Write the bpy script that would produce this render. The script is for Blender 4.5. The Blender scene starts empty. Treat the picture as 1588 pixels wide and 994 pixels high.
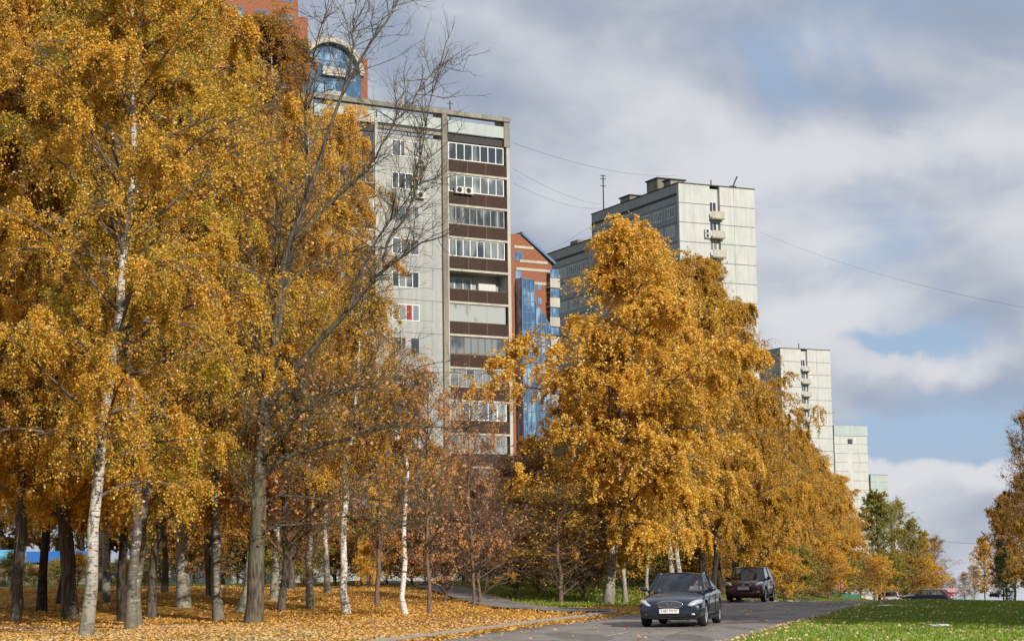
import bpy, bmesh, math, random
import numpy as np
from mathutils import Vector, Matrix, Euler
PI = math.pi
R = math.radians
scene = bpy.context.scene
col = scene.collection

# ------------------------------------------------------------------ camera
F = 2900.0; CX = 794.0; CY = 497.0
PITCH = 7.56; ROLL = -0.75; EYE = 1.6
cam_d = bpy.data.cameras.new('camera'); cam = bpy.data.objects.new('camera', cam_d); col.objects.link(cam)
cam_d.sensor_width = 36; cam_d.lens = 36 * F / 1588.0
cam_d.clip_start = 0.5; cam_d.clip_end = 9000
CM = Matrix.Rotation(R(90 + PITCH), 3, 'X') @ Matrix.Rotation(R(ROLL), 3, 'Z')
cam.matrix_world = Matrix.Translation((0, 0, EYE)) @ CM.to_4x4()
scene.camera = cam

# ------------------------------------------------------------------ world, sun, exposure
SUN_AZ = 34.0      # degrees to the right of straight behind the camera
SUN_EL = 27.0
sv = Vector((math.sin(R(SUN_AZ)) * math.cos(R(SUN_EL)), -math.cos(R(SUN_AZ)) * math.cos(R(SUN_EL)), math.sin(R(SUN_EL))))
sd = bpy.data.lights.new('sun', 'SUN'); sd.energy = 5.0; sd.angle = R(0.5); sd.color = (1.0, 0.93, 0.83)
sun = bpy.data.objects.new('sun', sd); col.objects.link(sun)
sun.rotation_euler = (-sv).to_track_quat('-Z', 'Y').to_euler(); sun.location = (60, -60, 80)
scene.view_settings.view_transform = 'Standard'; scene.view_settings.look = 'None'
scene.view_settings.exposure = 0.0; scene.view_settings.gamma = 1.0; scene.view_settings.use_curve_mapping = False
scene.cycles.max_bounces = 5; scene.cycles.diffuse_bounces = 3; scene.cycles.glossy_bounces = 3
scene.cycles.transmission_bounces = 3; scene.cycles.transparent_max_bounces = 8
scene.cycles.caustics_reflective = False; scene.cycles.caustics_refractive = False

class NT:
    """small helper round a node tree"""
    def __init__(s, nt): s.nt = nt; s.n = nt.nodes; s.l = nt.links
    def new(s, t, **kw):
        nd = s.n.new(t)
        for k, v in kw.items(): setattr(nd, k, v)
        return nd
    def put(s, sock, v):
        if isinstance(v, bpy.types.NodeSocket): s.l.new(v, sock)
        else: sock.default_value = v
    def math(s, op, a, b=0.0, c=0.0, clamp=False):
        nd = s.new('ShaderNodeMath', operation=op, use_clamp=clamp)
        for i, v in enumerate((a, b, c)): s.put(nd.inputs[i], v)
        return nd.outputs[0]
    def vmath(s, op, a, b):
        nd = s.new('ShaderNodeVectorMath', operation=op); s.put(nd.inputs[0], a); s.put(nd.inputs[1], b); return nd.outputs[0]
    def mix(s, f, a, b, mode='MIX'):
        nd = s.new('ShaderNodeMix', data_type='RGBA', blend_type=mode)
        s.put(nd.inputs[0], f); s.put(nd.inputs[6], a if isinstance(a, bpy.types.NodeSocket) else (*a, 1)[:4])
        s.put(nd.inputs[7], b if isinstance(b, bpy.types.NodeSocket) else (*b, 1)[:4]); return nd.outputs[2]
    def noise(s, vec, scale, detail=4, rough=0.5, dist=0.0):
        nd = s.new('ShaderNodeTexNoise'); s.put(nd.inputs['Vector'], vec)
        nd.inputs['Scale'].default_value = scale; nd.inputs['Detail'].default_value = detail
        nd.inputs['Roughness'].default_value = rough; nd.inputs['Distortion'].default_value = dist
        return nd.outputs['Fac']
    def step(s, v, lo, hi):
        nd = s.new('ShaderNodeMapRange', interpolation_type='SMOOTHSTEP'); s.put(nd.inputs[0], v)
        nd.inputs[1].default_value = lo; nd.inputs[2].default_value = hi; return nd.outputs[0]
    def scale(s, vec, sc, loc=(0, 0, 0)):
        nd = s.new('ShaderNodeMapping'); s.put(nd.inputs[0], vec); nd.inputs[3].default_value = sc; nd.inputs[1].default_value = loc
        return nd.outputs[0]
    def ramp(s, f, stops):
        nd = s.new('ShaderNodeValToRGB'); s.put(nd.inputs[0], f); e = nd.color_ramp.elements
        while len(e) < len(stops): e.new(0.5)
        for i, (p, c) in enumerate(stops): e[i].position = p; e[i].color = (*c, 1)
        return nd.outputs[0]

world = bpy.data.worlds.new('World'); scene.world = world; world.use_nodes = True
w = NT(world.node_tree); w.n.clear()
sky = w.new('ShaderNodeTexSky', sky_type='NISHITA', sun_disc=False)
sky.sun_elevation = R(SUN_EL); sky.sun_rotation = R(180 - SUN_AZ)
sky.air_density = 1.0; sky.dust_density = 0.8; sky.ozone_density = 1.2
tc = w.new('ShaderNodeTexCoord').outputs['Generated']
sep = w.new('ShaderNodeSeparateXYZ'); w.l.new(tc, sep.inputs[0])
zz = sep.outputs[2]; xx = sep.outputs[0]
# clouds lie flatter towards the horizon
comb = w.new('ShaderNodeCombineXYZ'); w.l.new(w.math('MULTIPLY', xx, 6.2), comb.inputs[0])
w.l.new(w.math('MULTIPLY', sep.outputs[1], 1.0), comb.inputs[1]); w.l.new(w.math('MULTIPLY', zz, 10.0), comb.inputs[2])
cv = w.vmath('ADD', comb.outputs[0], (4.1, 0.0, 2.9))
n1 = w.noise(cv, 1.0, 10, 0.47, 0.35)
n2 = w.noise(w.vmath('ADD', cv, (0.14, 0.0, 0.30)), 1.0, 4, 0.5, 0.35)
n3 = w.noise(w.vmath('ADD', cv, (7.7, 3, 1)), 0.6, 4, 0.5)
n4 = w.noise(w.vmath('ADD', cv, (1.7, 5, 9)), 3.2, 6, 0.55, 0.3)
ym = w.math('MAXIMUM', sep.outputs[1], 0.05); uu = w.math('DIVIDE', xx, ym); ee = w.math('DIVIDE', zz, ym)
n5 = w.noise(tc, 22.0, 5, 0.55); wob = w.math('MULTIPLY', w.math('SUBTRACT', n5, 0.5), 0.035); wob2 = w.math('MULTIPLY', w.math('SUBTRACT', w.noise(tc, 7.0, 2, 0.5), 0.5), 0.03)
uu = w.math('ADD', uu, w.math('MULTIPLY', wob2, 2.0)); ee = w.math('ADD', ee, w.math('ADD', wob, w.math('MULTIPLY', wob2, 0.6)))
def bank(cu, ce, su, se, amp):
    a = w.math('POWER', w.math('DIVIDE', w.math('SUBTRACT', uu, cu), su), 2.0); b = w.math('POWER', w.math('DIVIDE', w.math('SUBTRACT', ee, ce), se), 2.0)
    return w.math('MULTIPLY', w.math('EXPONENT', w.math('MULTIPLY', w.math('ADD', a, b), -1.0)), amp)
def total(v, L):
    for b_ in L: v = w.math('ADD', v, bank(*b_))
    return v
# openings between the cloud banks (azimuth tangent, height tangent, widths, depth)
dn = w.math('ADD', n1, w.math('MULTIPLY', w.math('SUBTRACT', n4, 0.5), 0.10))
dn = total(dn, [(0.235, 0.066, 0.05, 0.0095, -0.62), (0.21, 0.120, 0.04, 0.006, -0.25), (0.17, 0.18, 0.07, 0.020, -0.16), (0.01, 0.17, 0.05, 0.03, -0.12), (0.22, 0.105, 0.08, 0.012, 0.12), (0.24, 0.045, 0.08, 0.012, 0.14), (-0.3, 0.12, 0.1, 0.05, -0.3), (0.5, 0.15, 0.12, 0.05, -0.3)])
dens = w.math('MULTIPLY', w.step(dn, 0.22, 0.44), 0.94)
sh = w.math('ADD', w.math('MULTIPLY', w.math('SUBTRACT', n1, n2), 1.7), w.math('ADD', w.math('MULTIPLY', n3, 0.75), w.math('MULTIPLY', n4, 0.30)))
sh = total(sh, [(0.155, 0.137, 0.05, 0.012, 0.36), (0.245, 0.108, 0.05, 0.012, 0.42), (0.205, 0.052, 0.032, 0.009, 0.55), (0.262, 0.047, 0.03, 0.009, 0.5), (0.10, 0.215, 0.10, 0.014, 0.20), (0.24, 0.225, 0.07, 0.012, 0.28), (0.03, 0.25, 0.06, 0.03, 0.12),
                (0.18, 0.088, 0.08, 0.013, -0.26), (0.26, 0.082, 0.05, 0.012, -0.26), (0.16, 0.262, 0.10, 0.016, -0.22), (0.23, 0.020, 0.08, 0.018, -0.25)])
shade = w.step(sh, 0.20, 0.95)
cc = w.mix(shade, (0.335, 0.385, 0.49), (0.72, 0.725, 0.755))
vl = w.new('ShaderNodeVectorMath', operation='SCALE'); w.l.new(sky.outputs[0], vl.inputs[0]); vl.inputs[3].default_value = 0.082
bluesky = w.mix(0.8, vl.outputs[0], (0.37, 0.51, 0.72))
cl = w.mix(dens, bluesky, cc)
bg = w.new('ShaderNodeBackground'); w.l.new(cl, bg.inputs[0]); bg.inputs[1].default_value = 1.0
wo = w.new('ShaderNodeOutputWorld'); w.l.new(bg.outputs[0], wo.inputs[0])

# ------------------------------------------------------------------ helpers
def road_c(y):          # centre line of the road: x at a distance y
    return np.interp(y, [-60, 20, 41, 50, 58, 70, 80, 90, 120, 160, 200, 260, 400, 900],
                        [-17, -4.6, 0.9, 3.2, 5.4, 8.5, 11.3, 14.2, 23, 34.5, 46, 63, 105, 250])
HW = 3.75               # half the road width
def height(x, y):
    x = np.asarray(x, float); y = np.asarray(y, float)
    xb = np.minimum(road_c(y) - 16, np.where(y < 240, 0.14 * y, 33.6 - (y - 240) * 0.6))
    t = np.clip((x - xb) / 13.0, 0, 1); wgt = t * t * (3 - 2 * t)
    d = y - 84.0
    soft = np.where(d < -8, 0, np.where(d < 12, (d + 8) ** 2 / 40.0, d - 2.0))
    z = -0.0238 * soft * wgt
    z = z + 0.10 * np.sin(x * 0.21 + 1) * np.sin(y * 0.13) * (x < road_c(y) - 8)
    a = np.clip((-x + road_c(y) - 6) / 22, 0, 1); b = np.clip((y - 50) / 55, 0, 1)
    z = z - 0.028 * np.clip(x - road_c(y) - 5, 0, 40) * np.clip((y - 58) / 20, 0, 1)
    return z + 0.75 * a * a * (3 - 2 * a) * b * b * (3 - 2 * b)
def H(x, y): return float(height(x, y))
def ray(px, py):
    return CM @ Vector(((px - CX) / F, (CY - py) / F, -1))
def at(px, D, py=930.0):
    """ground point at forward distance D seen at picture column px"""
    r = ray(px, py); x = r.x / r.y * D
    return Vector((x, D, H(x, D)))
def ground(px, py):
    r = ray(px, py); t = 20.0
    while t < 2000:
        if EYE + r.z * t < H(r.x * t, r.y * t): break
        t += 0.1 if t < 150 else 1
    return Vector((r.x * t, r.y * t, H(r.x * t, r.y * t)))
def pt(px, py, D):
    r = ray(px, py); return Vector((r.x / r.y * D, D, EYE + r.z / r.y * D))
def clean(n): return n

def tag(o, label=None, cat=None, group=None, kind=None):
    if label: o['label'] = label
    if cat: o['category'] = cat
    if group: o['group'] = group
    if kind: o['kind'] = kind
    return o
def empty(name, loc=(0, 0, 0), rz=0.0, label=None, cat=None, group=None):
    o = bpy.data.objects.new(name, None); col.objects.link(o); o.location = loc; o.rotation_euler = (0, 0, rz)
    o.empty_display_size = 0.3
    return tag(o, label, cat, group)
def link(name, me, parent=None, mat=None):
    o = bpy.data.objects.new(name, me); col.objects.link(o)
    if parent is not None: o.parent = parent
    if mat is not None and len(me.materials) == 0: me.materials.append(mat)
    return o
def copy_tree(o, parent=None):
    c = o.copy(); col.objects.link(c)
    if parent is not None: c.parent = parent
    for ch in [q for q in bpy.data.objects if q.parent == o]: copy_tree(ch, c)
    return c
def np_mesh(name, V, Fc, mat=None, smooth=False):
    """V (n,3), Fc (m,k) all faces with k corners"""
    me = bpy.data.meshes.new(name); V = np.ascontiguousarray(V, np.float32); Fc = np.ascontiguousarray(Fc, np.int32)
    m, k = Fc.shape
    me.vertices.add(len(V)); me.vertices.foreach_set('co', V.ravel())
    me.loops.add(m * k); me.loops.foreach_set('vertex_index', Fc.ravel())
    me.polygons.add(m); me.polygons.foreach_set('loop_start', np.arange(m, dtype=np.int32) * k)
    me.polygons.foreach_set('loop_total', np.full(m, k, np.int32))
    me.polygons.foreach_set('use_smooth', np.full(m, smooth, bool))
    me.update(calc_edges=True); me.validate()
    if mat: me.materials.append(mat)
    return me

class MB:
    """collects shapes into ONE mesh"""
    def __init__(s): s.bm = bmesh.new(); s.mi = 0
    def box(s, x0, x1, y0, y1, z0, z1):
        vs = [s.bm.verts.new(c) for c in ((x0, y0, z0), (x1, y0, z0), (x1, y1, z0), (x0, y1, z0), (x0, y0, z1), (x1, y0, z1), (x1, y1, z1), (x0, y1, z1))]
        for f in ((3, 2, 1, 0), (4, 5, 6, 7), (0, 1, 5, 4), (1, 2, 6, 5), (2, 3, 7, 6), (3, 0, 4, 7)):
            s.bm.faces.new([vs[i] for i in f]).material_index = s.mi
        return s
    def tube(s, pts, rad, n=8, cap=True):
        pts = [Vector(p) for p in pts]
        if not hasattr(rad, '__len__'): rad = [rad] * len(pts)
        rings = []
        for i, p in enumerate(pts):
            t = (pts[min(i + 1, len(pts) - 1)] - pts[max(i - 1, 0)]).normalized()
            ref = Vector((0, 0, 1)) if abs(t.z) < 0.9 else Vector((1, 0, 0))
            u = t.cross(ref).normalized(); v = t.cross(u)
            rings.append([s.bm.verts.new(p + (u * math.cos(2 * PI * k / n) + v * math.sin(2 * PI * k / n)) * rad[i]) for k in range(n)])
        for a, b in zip(rings, rings[1:]):
            for k in range(n): s.bm.faces.new((a[k], a[(k + 1) % n], b[(k + 1) % n], b[k]))
        if cap: s.bm.faces.new(rings[0][::-1]); s.bm.faces.new(rings[-1])
        return s
    def poly_prism(s, pts, off):
        """polygon pts extruded by the vector off"""
        off = Vector(off); a = [s.bm.verts.new(p) for p in pts]; b = [s.bm.verts.new(Vector(p) + off) for p in pts]
        n = len(pts); s.bm.faces.new(a); s.bm.faces.new(b[::-1])
        for i in range(n): s.bm.faces.new((a[i], b[i], b[(i + 1) % n], a[(i + 1) % n]))
        return s
    def grid(s, rows, closed=False):
        R_ = [[s.bm.verts.new(p) for p in r] for r in rows]
        for a, b in zip(R_, R_[1:]):
            n = len(a)
            for k in range(n if closed else n - 1): s.bm.faces.new((a[k], a[(k + 1) % n], b[(k + 1) % n], b[k]))
        return R_
    def ball(s, c, r, sx=1, sy=1, sz=1, seg=12):
        g = bmesh.ops.create_uvsphere(s.bm, u_segments=seg, v_segments=max(6, seg // 2 + 1), radius=r)
        for v in g['verts']: v.co = Vector((v.co.x * sx, v.co.y * sy, v.co.z * sz)) + Vector(c)
        return s
    def mesh(s, name, mat=None, smooth=False, bevel=0.0, recalc=True):
        if bevel: bmesh.ops.bevel(s.bm, geom=list(s.bm.edges), offset=bevel, segments=1, affect='EDGES')
        if recalc: bmesh.ops.recalc_face_normals(s.bm, faces=list(s.bm.faces))
        me = bpy.data.meshes.new(name); s.bm.to_mesh(me); s.bm.free()
        if smooth: me.polygons.foreach_set('use_smooth', [True] * len(me.polygons))
        if mat: me.materials.append(mat)
        return me
    def build(s, name, mat, parent=None, smooth=False, bevel=0.0):
        return link(name, s.mesh(name, mat, smooth, bevel), parent)

# ------------------------------------------------------------------ materials
def mat_new(name):
    m = bpy.data.materials.new(name); m.use_nodes = True; t = NT(m.node_tree); t.n.clear()
    t.out = t.new('ShaderNodeOutputMaterial'); return m, t
def principled(t, color, rough=0.8, metal=0.0, spec=0.4, bump=None, bs=0.3, bd=0.02):
    p = t.new('ShaderNodeBsdfPrincipled')
    t.put(p.inputs['Base Color'], color if isinstance(color, bpy.types.NodeSocket) else (*color, 1))
    t.put(p.inputs['Roughness'], rough); t.put(p.inputs['Metallic'], metal); p.inputs['Specular IOR Level'].default_value = spec
    if bump is not None:
        b = t.new('ShaderNodeBump'); b.inputs['Strength'].default_value = bs; b.inputs['Distance'].default_value = bd
        t.put(b.inputs['Height'], bump); t.l.new(b.outputs[0], p.inputs['Normal'])
    t.l.new(p.outputs[0], t.out.inputs[0]); return p
def objc(t): return t.new('ShaderNodeTexCoord').outputs['Object']

def simple(name, c, rough=0.7, metal=0.0, var=0.12, sc=3.0, spec=0.4):
    m, t = mat_new(name); o = objc(t)
    n = t.noise(o, sc, 5, 0.6)
    f = t.math('ADD', 1 - var, t.math('MULTIPLY', n, 2 * var))
    cc_ = t.new('ShaderNodeVectorMath', operation='SCALE'); cc_.inputs[0].default_value = c; t.l.new(f, cc_.inputs[3])
    principled(t, cc_.outputs[0], rough, metal, spec); return m

def leaf_mat(name, stops, trans=0.42, patch=0.5, clumpscale=0.55):
    m, t = mat_new(name); o = objc(t)
    g = t.new('ShaderNodeNewGeometry').outputs['Random Per Island']
    oi = t.new('ShaderNodeObjectInfo').outputs['Random']
    n = t.noise(o, clumpscale, 3, 0.5)
    f = t.math('ADD', t.math('MULTIPLY', g, 1 - patch), t.math('MULTIPLY', t.math('ADD', n, t.math('MULTIPLY', t.math('SUBTRACT', oi, 0.5), 0.22)), patch), clamp=True)
    c = t.ramp(f, stops)
    d = t.new('ShaderNodeBsdfDiffuse'); t.l.new(c, d.inputs[0])
    tr = t.new('ShaderNodeBsdfTranslucent'); t.l.new(c, tr.inputs[0])
    gl = t.new('ShaderNodeBsdfGlossy'); gl.inputs['Roughness'].default_value = 0.45; gl.inputs[0].default_value = (1, 1, 1, 1)
    mx = t.new('ShaderNodeMixShader'); mx.inputs[0].default_value = trans; t.l.new(d.outputs[0], mx.inputs[1]); t.l.new(tr.outputs[0], mx.inputs[2])
    m2 = t.new('ShaderNodeMixShader'); m2.inputs[0].default_value = 0.03; t.l.new(mx.outputs[0], m2.inputs[1]); t.l.new(gl.outputs[0], m2.inputs[2])
    t.l.new(m2.outputs[0], t.out.inputs[0]); return m

M = {}
M['leaf_gold'] = leaf_mat('leaf_gold', [(0.0, (0.15, 0.09, 0.02)), (0.20, (0.27, 0.22, 0.03)), (0.34, (0.46, 0.31, 0.035)), (0.46, (0.74, 0.42, 0.05)), (0.66, (0.88, 0.53, 0.08)), (0.82, (0.84, 0.38, 0.06)), (1.0, (0.60, 0.27, 0.06))])
M['leaf_amber'] = leaf_mat('leaf_amber', [(0.0, (0.26, 0.14, 0.02)), (0.28, (0.56, 0.32, 0.025)), (0.48, (0.84, 0.51, 0.08)), (0.72, (0.92, 0.62, 0.12)), (1.0, (0.78, 0.42, 0.05))])
M['leaf_lime'] = leaf_mat('leaf_lime', [(0.0, (0.12, 0.10, 0.02)), (0.25, (0.28, 0.29, 0.03)), (0.42, (0.46, 0.38, 0.035)), (0.56, (0.78, 0.47, 0.06)), (0.78, (0.88, 0.53, 0.08)), (1.0, (0.72, 0.34, 0.04))])
M['leaf_rust'] = leaf_mat('leaf_rust', [(0.0, (0.18, 0.10, 0.03)), (0.35, (0.34, 0.19, 0.03)), (0.6, (0.52, 0.27, 0.035)), (0.85, (0.50, 0.24, 0.05)), (1.0, (0.30, 0.24, 0.05))])
M['leaf_brown'] = leaf_mat('leaf_brown', [(0.0, (0.22, 0.13, 0.03)), (0.35, (0.48, 0.28, 0.035)), (0.6, (0.68, 0.39, 0.05)), (0.85, (0.76, 0.43, 0.06)), (1.0, (0.46, 0.32, 0.05))])  # rusty brown with some shade of the roadside row worked into it
M['leaf_olive'] = leaf_mat('leaf_olive', [(0.0, (0.14, 0.13, 0.03)), (0.35, (0.27, 0.24, 0.04)), (0.65, (0.44, 0.35, 0.06)), (1.0, (0.58, 0.38, 0.06))])
M['leaf_copper'] = leaf_mat('leaf_copper', [(0.0, (0.34, 0.17, 0.05)), (0.4, (0.58, 0.29, 0.09)), (0.7, (0.72, 0.38, 0.16)), (1.0, (0.60, 0.42, 0.10))])
M['leaf_red'] = leaf_mat('leaf_red', [(0.0, (0.16, 0.06, 0.04)), (0.4, (0.33, 0.13, 0.09)), (0.7, (0.42, 0.22, 0.10)), (1.0, (0.45, 0.28, 0.05))])
M['needle_dark'] = leaf_mat('needle_dark', [(0.0, (0.02, 0.03, 0.012)), (0.5, (0.04, 0.06, 0.02)), (1.0, (0.10, 0.10, 0.03))], 0.1)
M['leaf_floor'] = leaf_mat('leaf_floor', [(0.0, (0.16, 0.08, 0.03)), (0.25, (0.34, 0.17, 0.05)), (0.5, (0.62, 0.33, 0.06)), (0.75, (0.74, 0.46, 0.13)), (1.0, (0.72, 0.48, 0.30))], 0.2, 0.4, 0.15)
M['leaf_pale'] = leaf_mat('leaf_pale', [(0.0, (0.34, 0.22, 0.12)), (0.3, (0.58, 0.42, 0.24)), (0.6, (0.74, 0.55, 0.34)), (0.85, (0.78, 0.50, 0.18)), (1.0, (0.74, 0.52, 0.42))], 0.2, 0.3, 0.15)
M['grass_blade'] = leaf_mat('grass_blade', [(0.0, (0.12, 0.18, 0.02)), (0.4, (0.20, 0.30, 0.03)), (0.75, (0.30, 0.40, 0.05)), (1.0, (0.42, 0.38, 0.12))], 0.3, 0.45, 0.3)

def bark(name, kind):
    m, t = mat_new(name); o = objc(t)
    sp = t.new('ShaderNodeSeparateXYZ'); t.l.new(o, sp.inputs[0]); z = sp.outputs[2]
    if kind.startswith('birch'):
        dk = 0.12 if kind == 'birchdark' else (-0.05 if kind == 'birchlight' else 0.0)
        a = t.noise(t.scale(o, (4.5, 4.5, 16)), 1.0, 4, 0.65)
        marks = t.step(a, 0.53 - dk, 0.60 - dk)
        b = t.noise(t.scale(o, (3, 3, 0.9)), 2.0, 5, 0.6)
        low = t.math('SUBTRACT', 1.0, t.step(t.math('ADD', z, t.math('MULTIPLY', b, 2.0)), 1.0, 4.2))
        patches = t.step(b, 0.55 - dk, 0.62 - dk)
        basec = t.mix(t.noise(o, 7, 4), *(((0.62, 0.58, 0.52), (0.82, 0.80, 0.75)) if kind == 'birchlight' else ((0.40, 0.36, 0.30), (0.68, 0.65, 0.58))))
        c1 = t.mix(marks, basec, (0.05, 0.045, 0.04))
        c2 = t.mix(t.math('MULTIPLY', patches, 0.8), c1, (0.10, 0.085, 0.07))
        c3 = t.mix(t.math('MULTIPLY', low, 0.2 if kind == 'birchlight' else 0.75), c2, t.mix(t.noise(o, 9, 4), (0.08, 0.08, 0.055), (0.26, 0.24, 0.18)))
        principled(t, c3, 0.85, 0, 0.25, a, 0.5, 0.02)
    else:
        a = t.noise(t.scale(o, (9, 9, 1.6)), 1.6, 6, 0.65)
        b = t.noise(o, 1.1, 3)
        cols = {'oak': ((0.045, 0.036, 0.027), (0.165, 0.138, 0.103)), 'dark': ((0.018, 0.014, 0.011), (0.075, 0.058, 0.044)),
                'twig': ((0.10, 0.07, 0.055), (0.22, 0.155, 0.12)), 'linden': ((0.05, 0.042, 0.035), (0.15, 0.125, 0.10))}[kind]
        c = t.mix(t.step(a, 0.35, 0.65), cols[0], cols[1])
        if kind == 'oak': c = t.mix(t.math('MULTIPLY', t.step(b, 0.45, 0.62), 0.35), c, (0.15, 0.17, 0.10))
        principled(t, c, 0.95, 0, 0.15, a, 0.7, 0.03)
    return m
M['bark_limb'] = simple('bark_limb', (0.15, 0.115, 0.09), 0.9, var=0.5, sc=1.5, spec=0.15)
for k in ('birch', 'birchdark', 'birchlight', 'oak', 'dark', 'twig', 'linden'): M['bark_' + k] = bark('bark_' + k, k)

def panel_mat(name, c, seam_h=2.8, seam_v=0.0, dirt=0.25):
    """concrete panel wall with storey joints, streaks of dirt"""
    m, t = mat_new(name); o = objc(t)
    st = t.noise(t.scale(o, (1.3, 1.3, 0.12)), 1.4, 5, 0.6); bl = t.noise(o, 0.28, 4, 0.6); fine = t.noise(o, 5, 4, 0.7)
    f = t.math('ADD', t.math('MULTIPLY', st, 0.5), t.math('ADD', t.math('MULTIPLY', bl, 0.3), t.math('MULTIPLY', fine, 0.2)))
    cc_ = t.mix(t.step(f, 0.35, 0.65), tuple(v * (1 - dirt) for v in c), c)
    principled(t, cc_, 0.9, 0, 0.2, fine, 0.2, 0.01); return m
M['panel_green'] = panel_mat('panel_green', (0.40, 0.41, 0.385))
M['panel_top'] = panel_mat('panel_top', (0.42, 0.47, 0.45), dirt=0.15)
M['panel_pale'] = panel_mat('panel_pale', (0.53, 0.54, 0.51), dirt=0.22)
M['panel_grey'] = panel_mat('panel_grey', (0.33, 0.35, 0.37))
M['panel_cream'] = panel_mat('panel_cream', (0.53, 0.535, 0.51), dirt=0.2)
M['panel_mint'] = panel_mat('panel_mint', (0.42, 0.47, 0.46), dirt=0.18)
M['concrete'] = panel_mat('concrete', (0.30, 0.28, 0.23), dirt=0.5)
M['concrete_light'] = panel_mat('concrete_light', (0.50, 0.47, 0.40), dirt=0.3)
M['seam'] = simple('seam', (0.16, 0.16, 0.15), 0.9)
M['white_frame'] = simple('white_frame', (0.72, 0.72, 0.70), 0.5, var=0.06)
M['brown_frame'] = simple('brown_frame', (0.13, 0.085, 0.06), 0.6)
M['grey_frame'] = simple('grey_frame', (0.35, 0.34, 0.31), 0.6)
def corrug(name, c):
    m, t = mat_new(name); o = objc(t)
    wv = t.new('ShaderNodeTexWave', wave_type='BANDS', bands_direction='X'); t.l.new(o, wv.inputs[0]); wv.inputs[1].default_value = 2.4
    n = t.noise(t.scale(o, (1, 1, 0.3)), 1.5, 4, 0.6)
    cc_ = t.mix(n, tuple(v * 0.55 for v in c), tuple(v * 1.35 for v in c))
    principled(t, cc_, 0.75, 0, 0.3, wv.outputs['Fac'], 0.6, 0.03); return m
M['balcony_brown'] = corrug('balcony_brown', (0.050, 0.027, 0.019))
def glass_build(name, c1, c2, sc=0.9, rough=0.08, spec=0.9):
    """window seen from outside by day: what stands behind it differs from pane to pane"""
    m, t = mat_new(name); o = objc(t)
    n = t.noise(t.scale(o, (1.1, 1.1, 0.45)), sc, 2, 0.4)
    oi = t.new('ShaderNodeObjectInfo').outputs['Random']
    f = t.step(t.math('ADD', n, t.math('MULTIPLY', t.math('SUBTRACT', oi, 0.5), 0.35)), 0.42, 0.62)
    principled(t, t.mix(f, c1, c2), rough, 0, spec); return m
M['pane'] = glass_build('pane', (0.035, 0.045, 0.055), (0.20, 0.22, 0.22))
M['pane_light'] = glass_build('pane_light', (0.10, 0.12, 0.13), (0.36, 0.38, 0.36))
M['curtain_red'] = simple('curtain_red', (0.25, 0.03, 0.03), 0.8)
M['curtain_pale'] = simple('curtain_pale', (0.42, 0.40, 0.36), 0.8)
M['roof_dark'] = simple('roof_dark', (0.055, 0.05, 0.05), 0.9)
def brick_mat(name):
    m, t = mat_new(name); o = objc(t)
    b = t.new('ShaderNodeTexBrick'); t.l.new(t.new('ShaderNodeTexCoord').outputs['Object'], b.inputs[0])
    rot = t.new('ShaderNodeMapping'); t.l.new(o, rot.inputs[0]); rot.inputs[2].default_value = (R(90), 0, 0); t.l.new(rot.outputs[0], b.inputs[0])
    b.inputs['Color1'].default_value = (0.30, 0.115, 0.06, 1); b.inputs['Color2'].default_value = (0.23, 0.085, 0.05, 1)
    b.inputs['Mortar'].default_value = (0.34, 0.19, 0.12, 1); b.inputs['Scale'].default_value = 2.0; b.inputs['Mortar Size'].default_value = 0.012
    cc_ = t.mix(t.math('MULTIPLY', t.noise(o, 0.5, 4), 0.4), b.outputs[0], (0.24, 0.09, 0.05))
    principled(t, cc_, 0.9, 0, 0.2); return m
M['brick'] = brick_mat('brick')
def curtainwall(name):
    m, t = mat_new(name); o = objc(t)
    n = t.noise(t.scale(o, (1.0, 1.0, 0.5)), 0.9, 2, 0.5)
    f = t.step(n, 0.45, 0.66)
    c = t.mix(f, (0.05, 0.11, 0.20), (0.24, 0.36, 0.47))
    principled(t, c, 0.08, 0, 0.9); return m
M['blue_glass'] = curtainwall('blue_glass')
M['steel_blue'] = simple('steel_blue', (0.10, 0.18, 0.30), 0.5)
M['metal_dark'] = simple('metal_dark', (0.03, 0.03, 0.03), 0.5, 0.5)
M['metal_grey'] = simple('metal_grey', (0.30, 0.30, 0.30), 0.5, 0.4)
M['white_box'] = simple('white_box', (0.55, 0.55, 0.52), 0.6)

def ground_mat():
    m, t = mat_new('ground_mat'); o = objc(t)
    ga = t.new('ShaderNodeAttribute', attribute_name='grass').outputs['Fac']
    big = t.noise(o, 0.22, 5, 0.6); mid = t.noise(o, 2.2, 5, 0.65); fine = t.noise(o, 16, 4, 0.7)
    grass = t.mix(t.step(mid, 0.35, 0.65), (0.055, 0.085, 0.018), (0.13, 0.19, 0.035))
    grass = t.mix(t.math('MULTIPLY', t.step(fine, 0.55, 0.7), 0.5), grass, (0.24, 0.22, 0.07))
    vo = t.new('ShaderNodeTexVoronoi'); t.l.new(o, vo.inputs[0]); vo.inputs['Scale'].default_value = 9
    lf = t.ramp(t.math('MULTIPLY', t.math('ADD', vo.outputs['Color'], mid), 0.5),
                [(0.15, (0.10, 0.055, 0.02)), (0.35, (0.30, 0.16, 0.04)), (0.55, (0.52, 0.28, 0.05)), (0.8, (0.60, 0.36, 0.09))])
    k = t.step(t.math('ADD', ga, t.math('MULTIPLY', t.math('SUBTRACT', t.math('ADD', t.math('MULTIPLY', big, 0.6), t.math('MULTIPLY', mid, 0.4)), 0.5), 1.6)), 0.38, 0.62)
    soil = t.mix(fine, (0.09, 0.06, 0.035), (0.20, 0.135, 0.08))
    lf = t.mix(t.math('MULTIPLY', t.step(t.noise(o, 0.9, 5, 0.65), 0.50, 0.62), 0.7), lf, soil)
    c = t.mix(k, lf, grass)
    principled(t, c, 1.0, 0, 0.05, fine, 0.6, 0.05); return m
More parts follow.
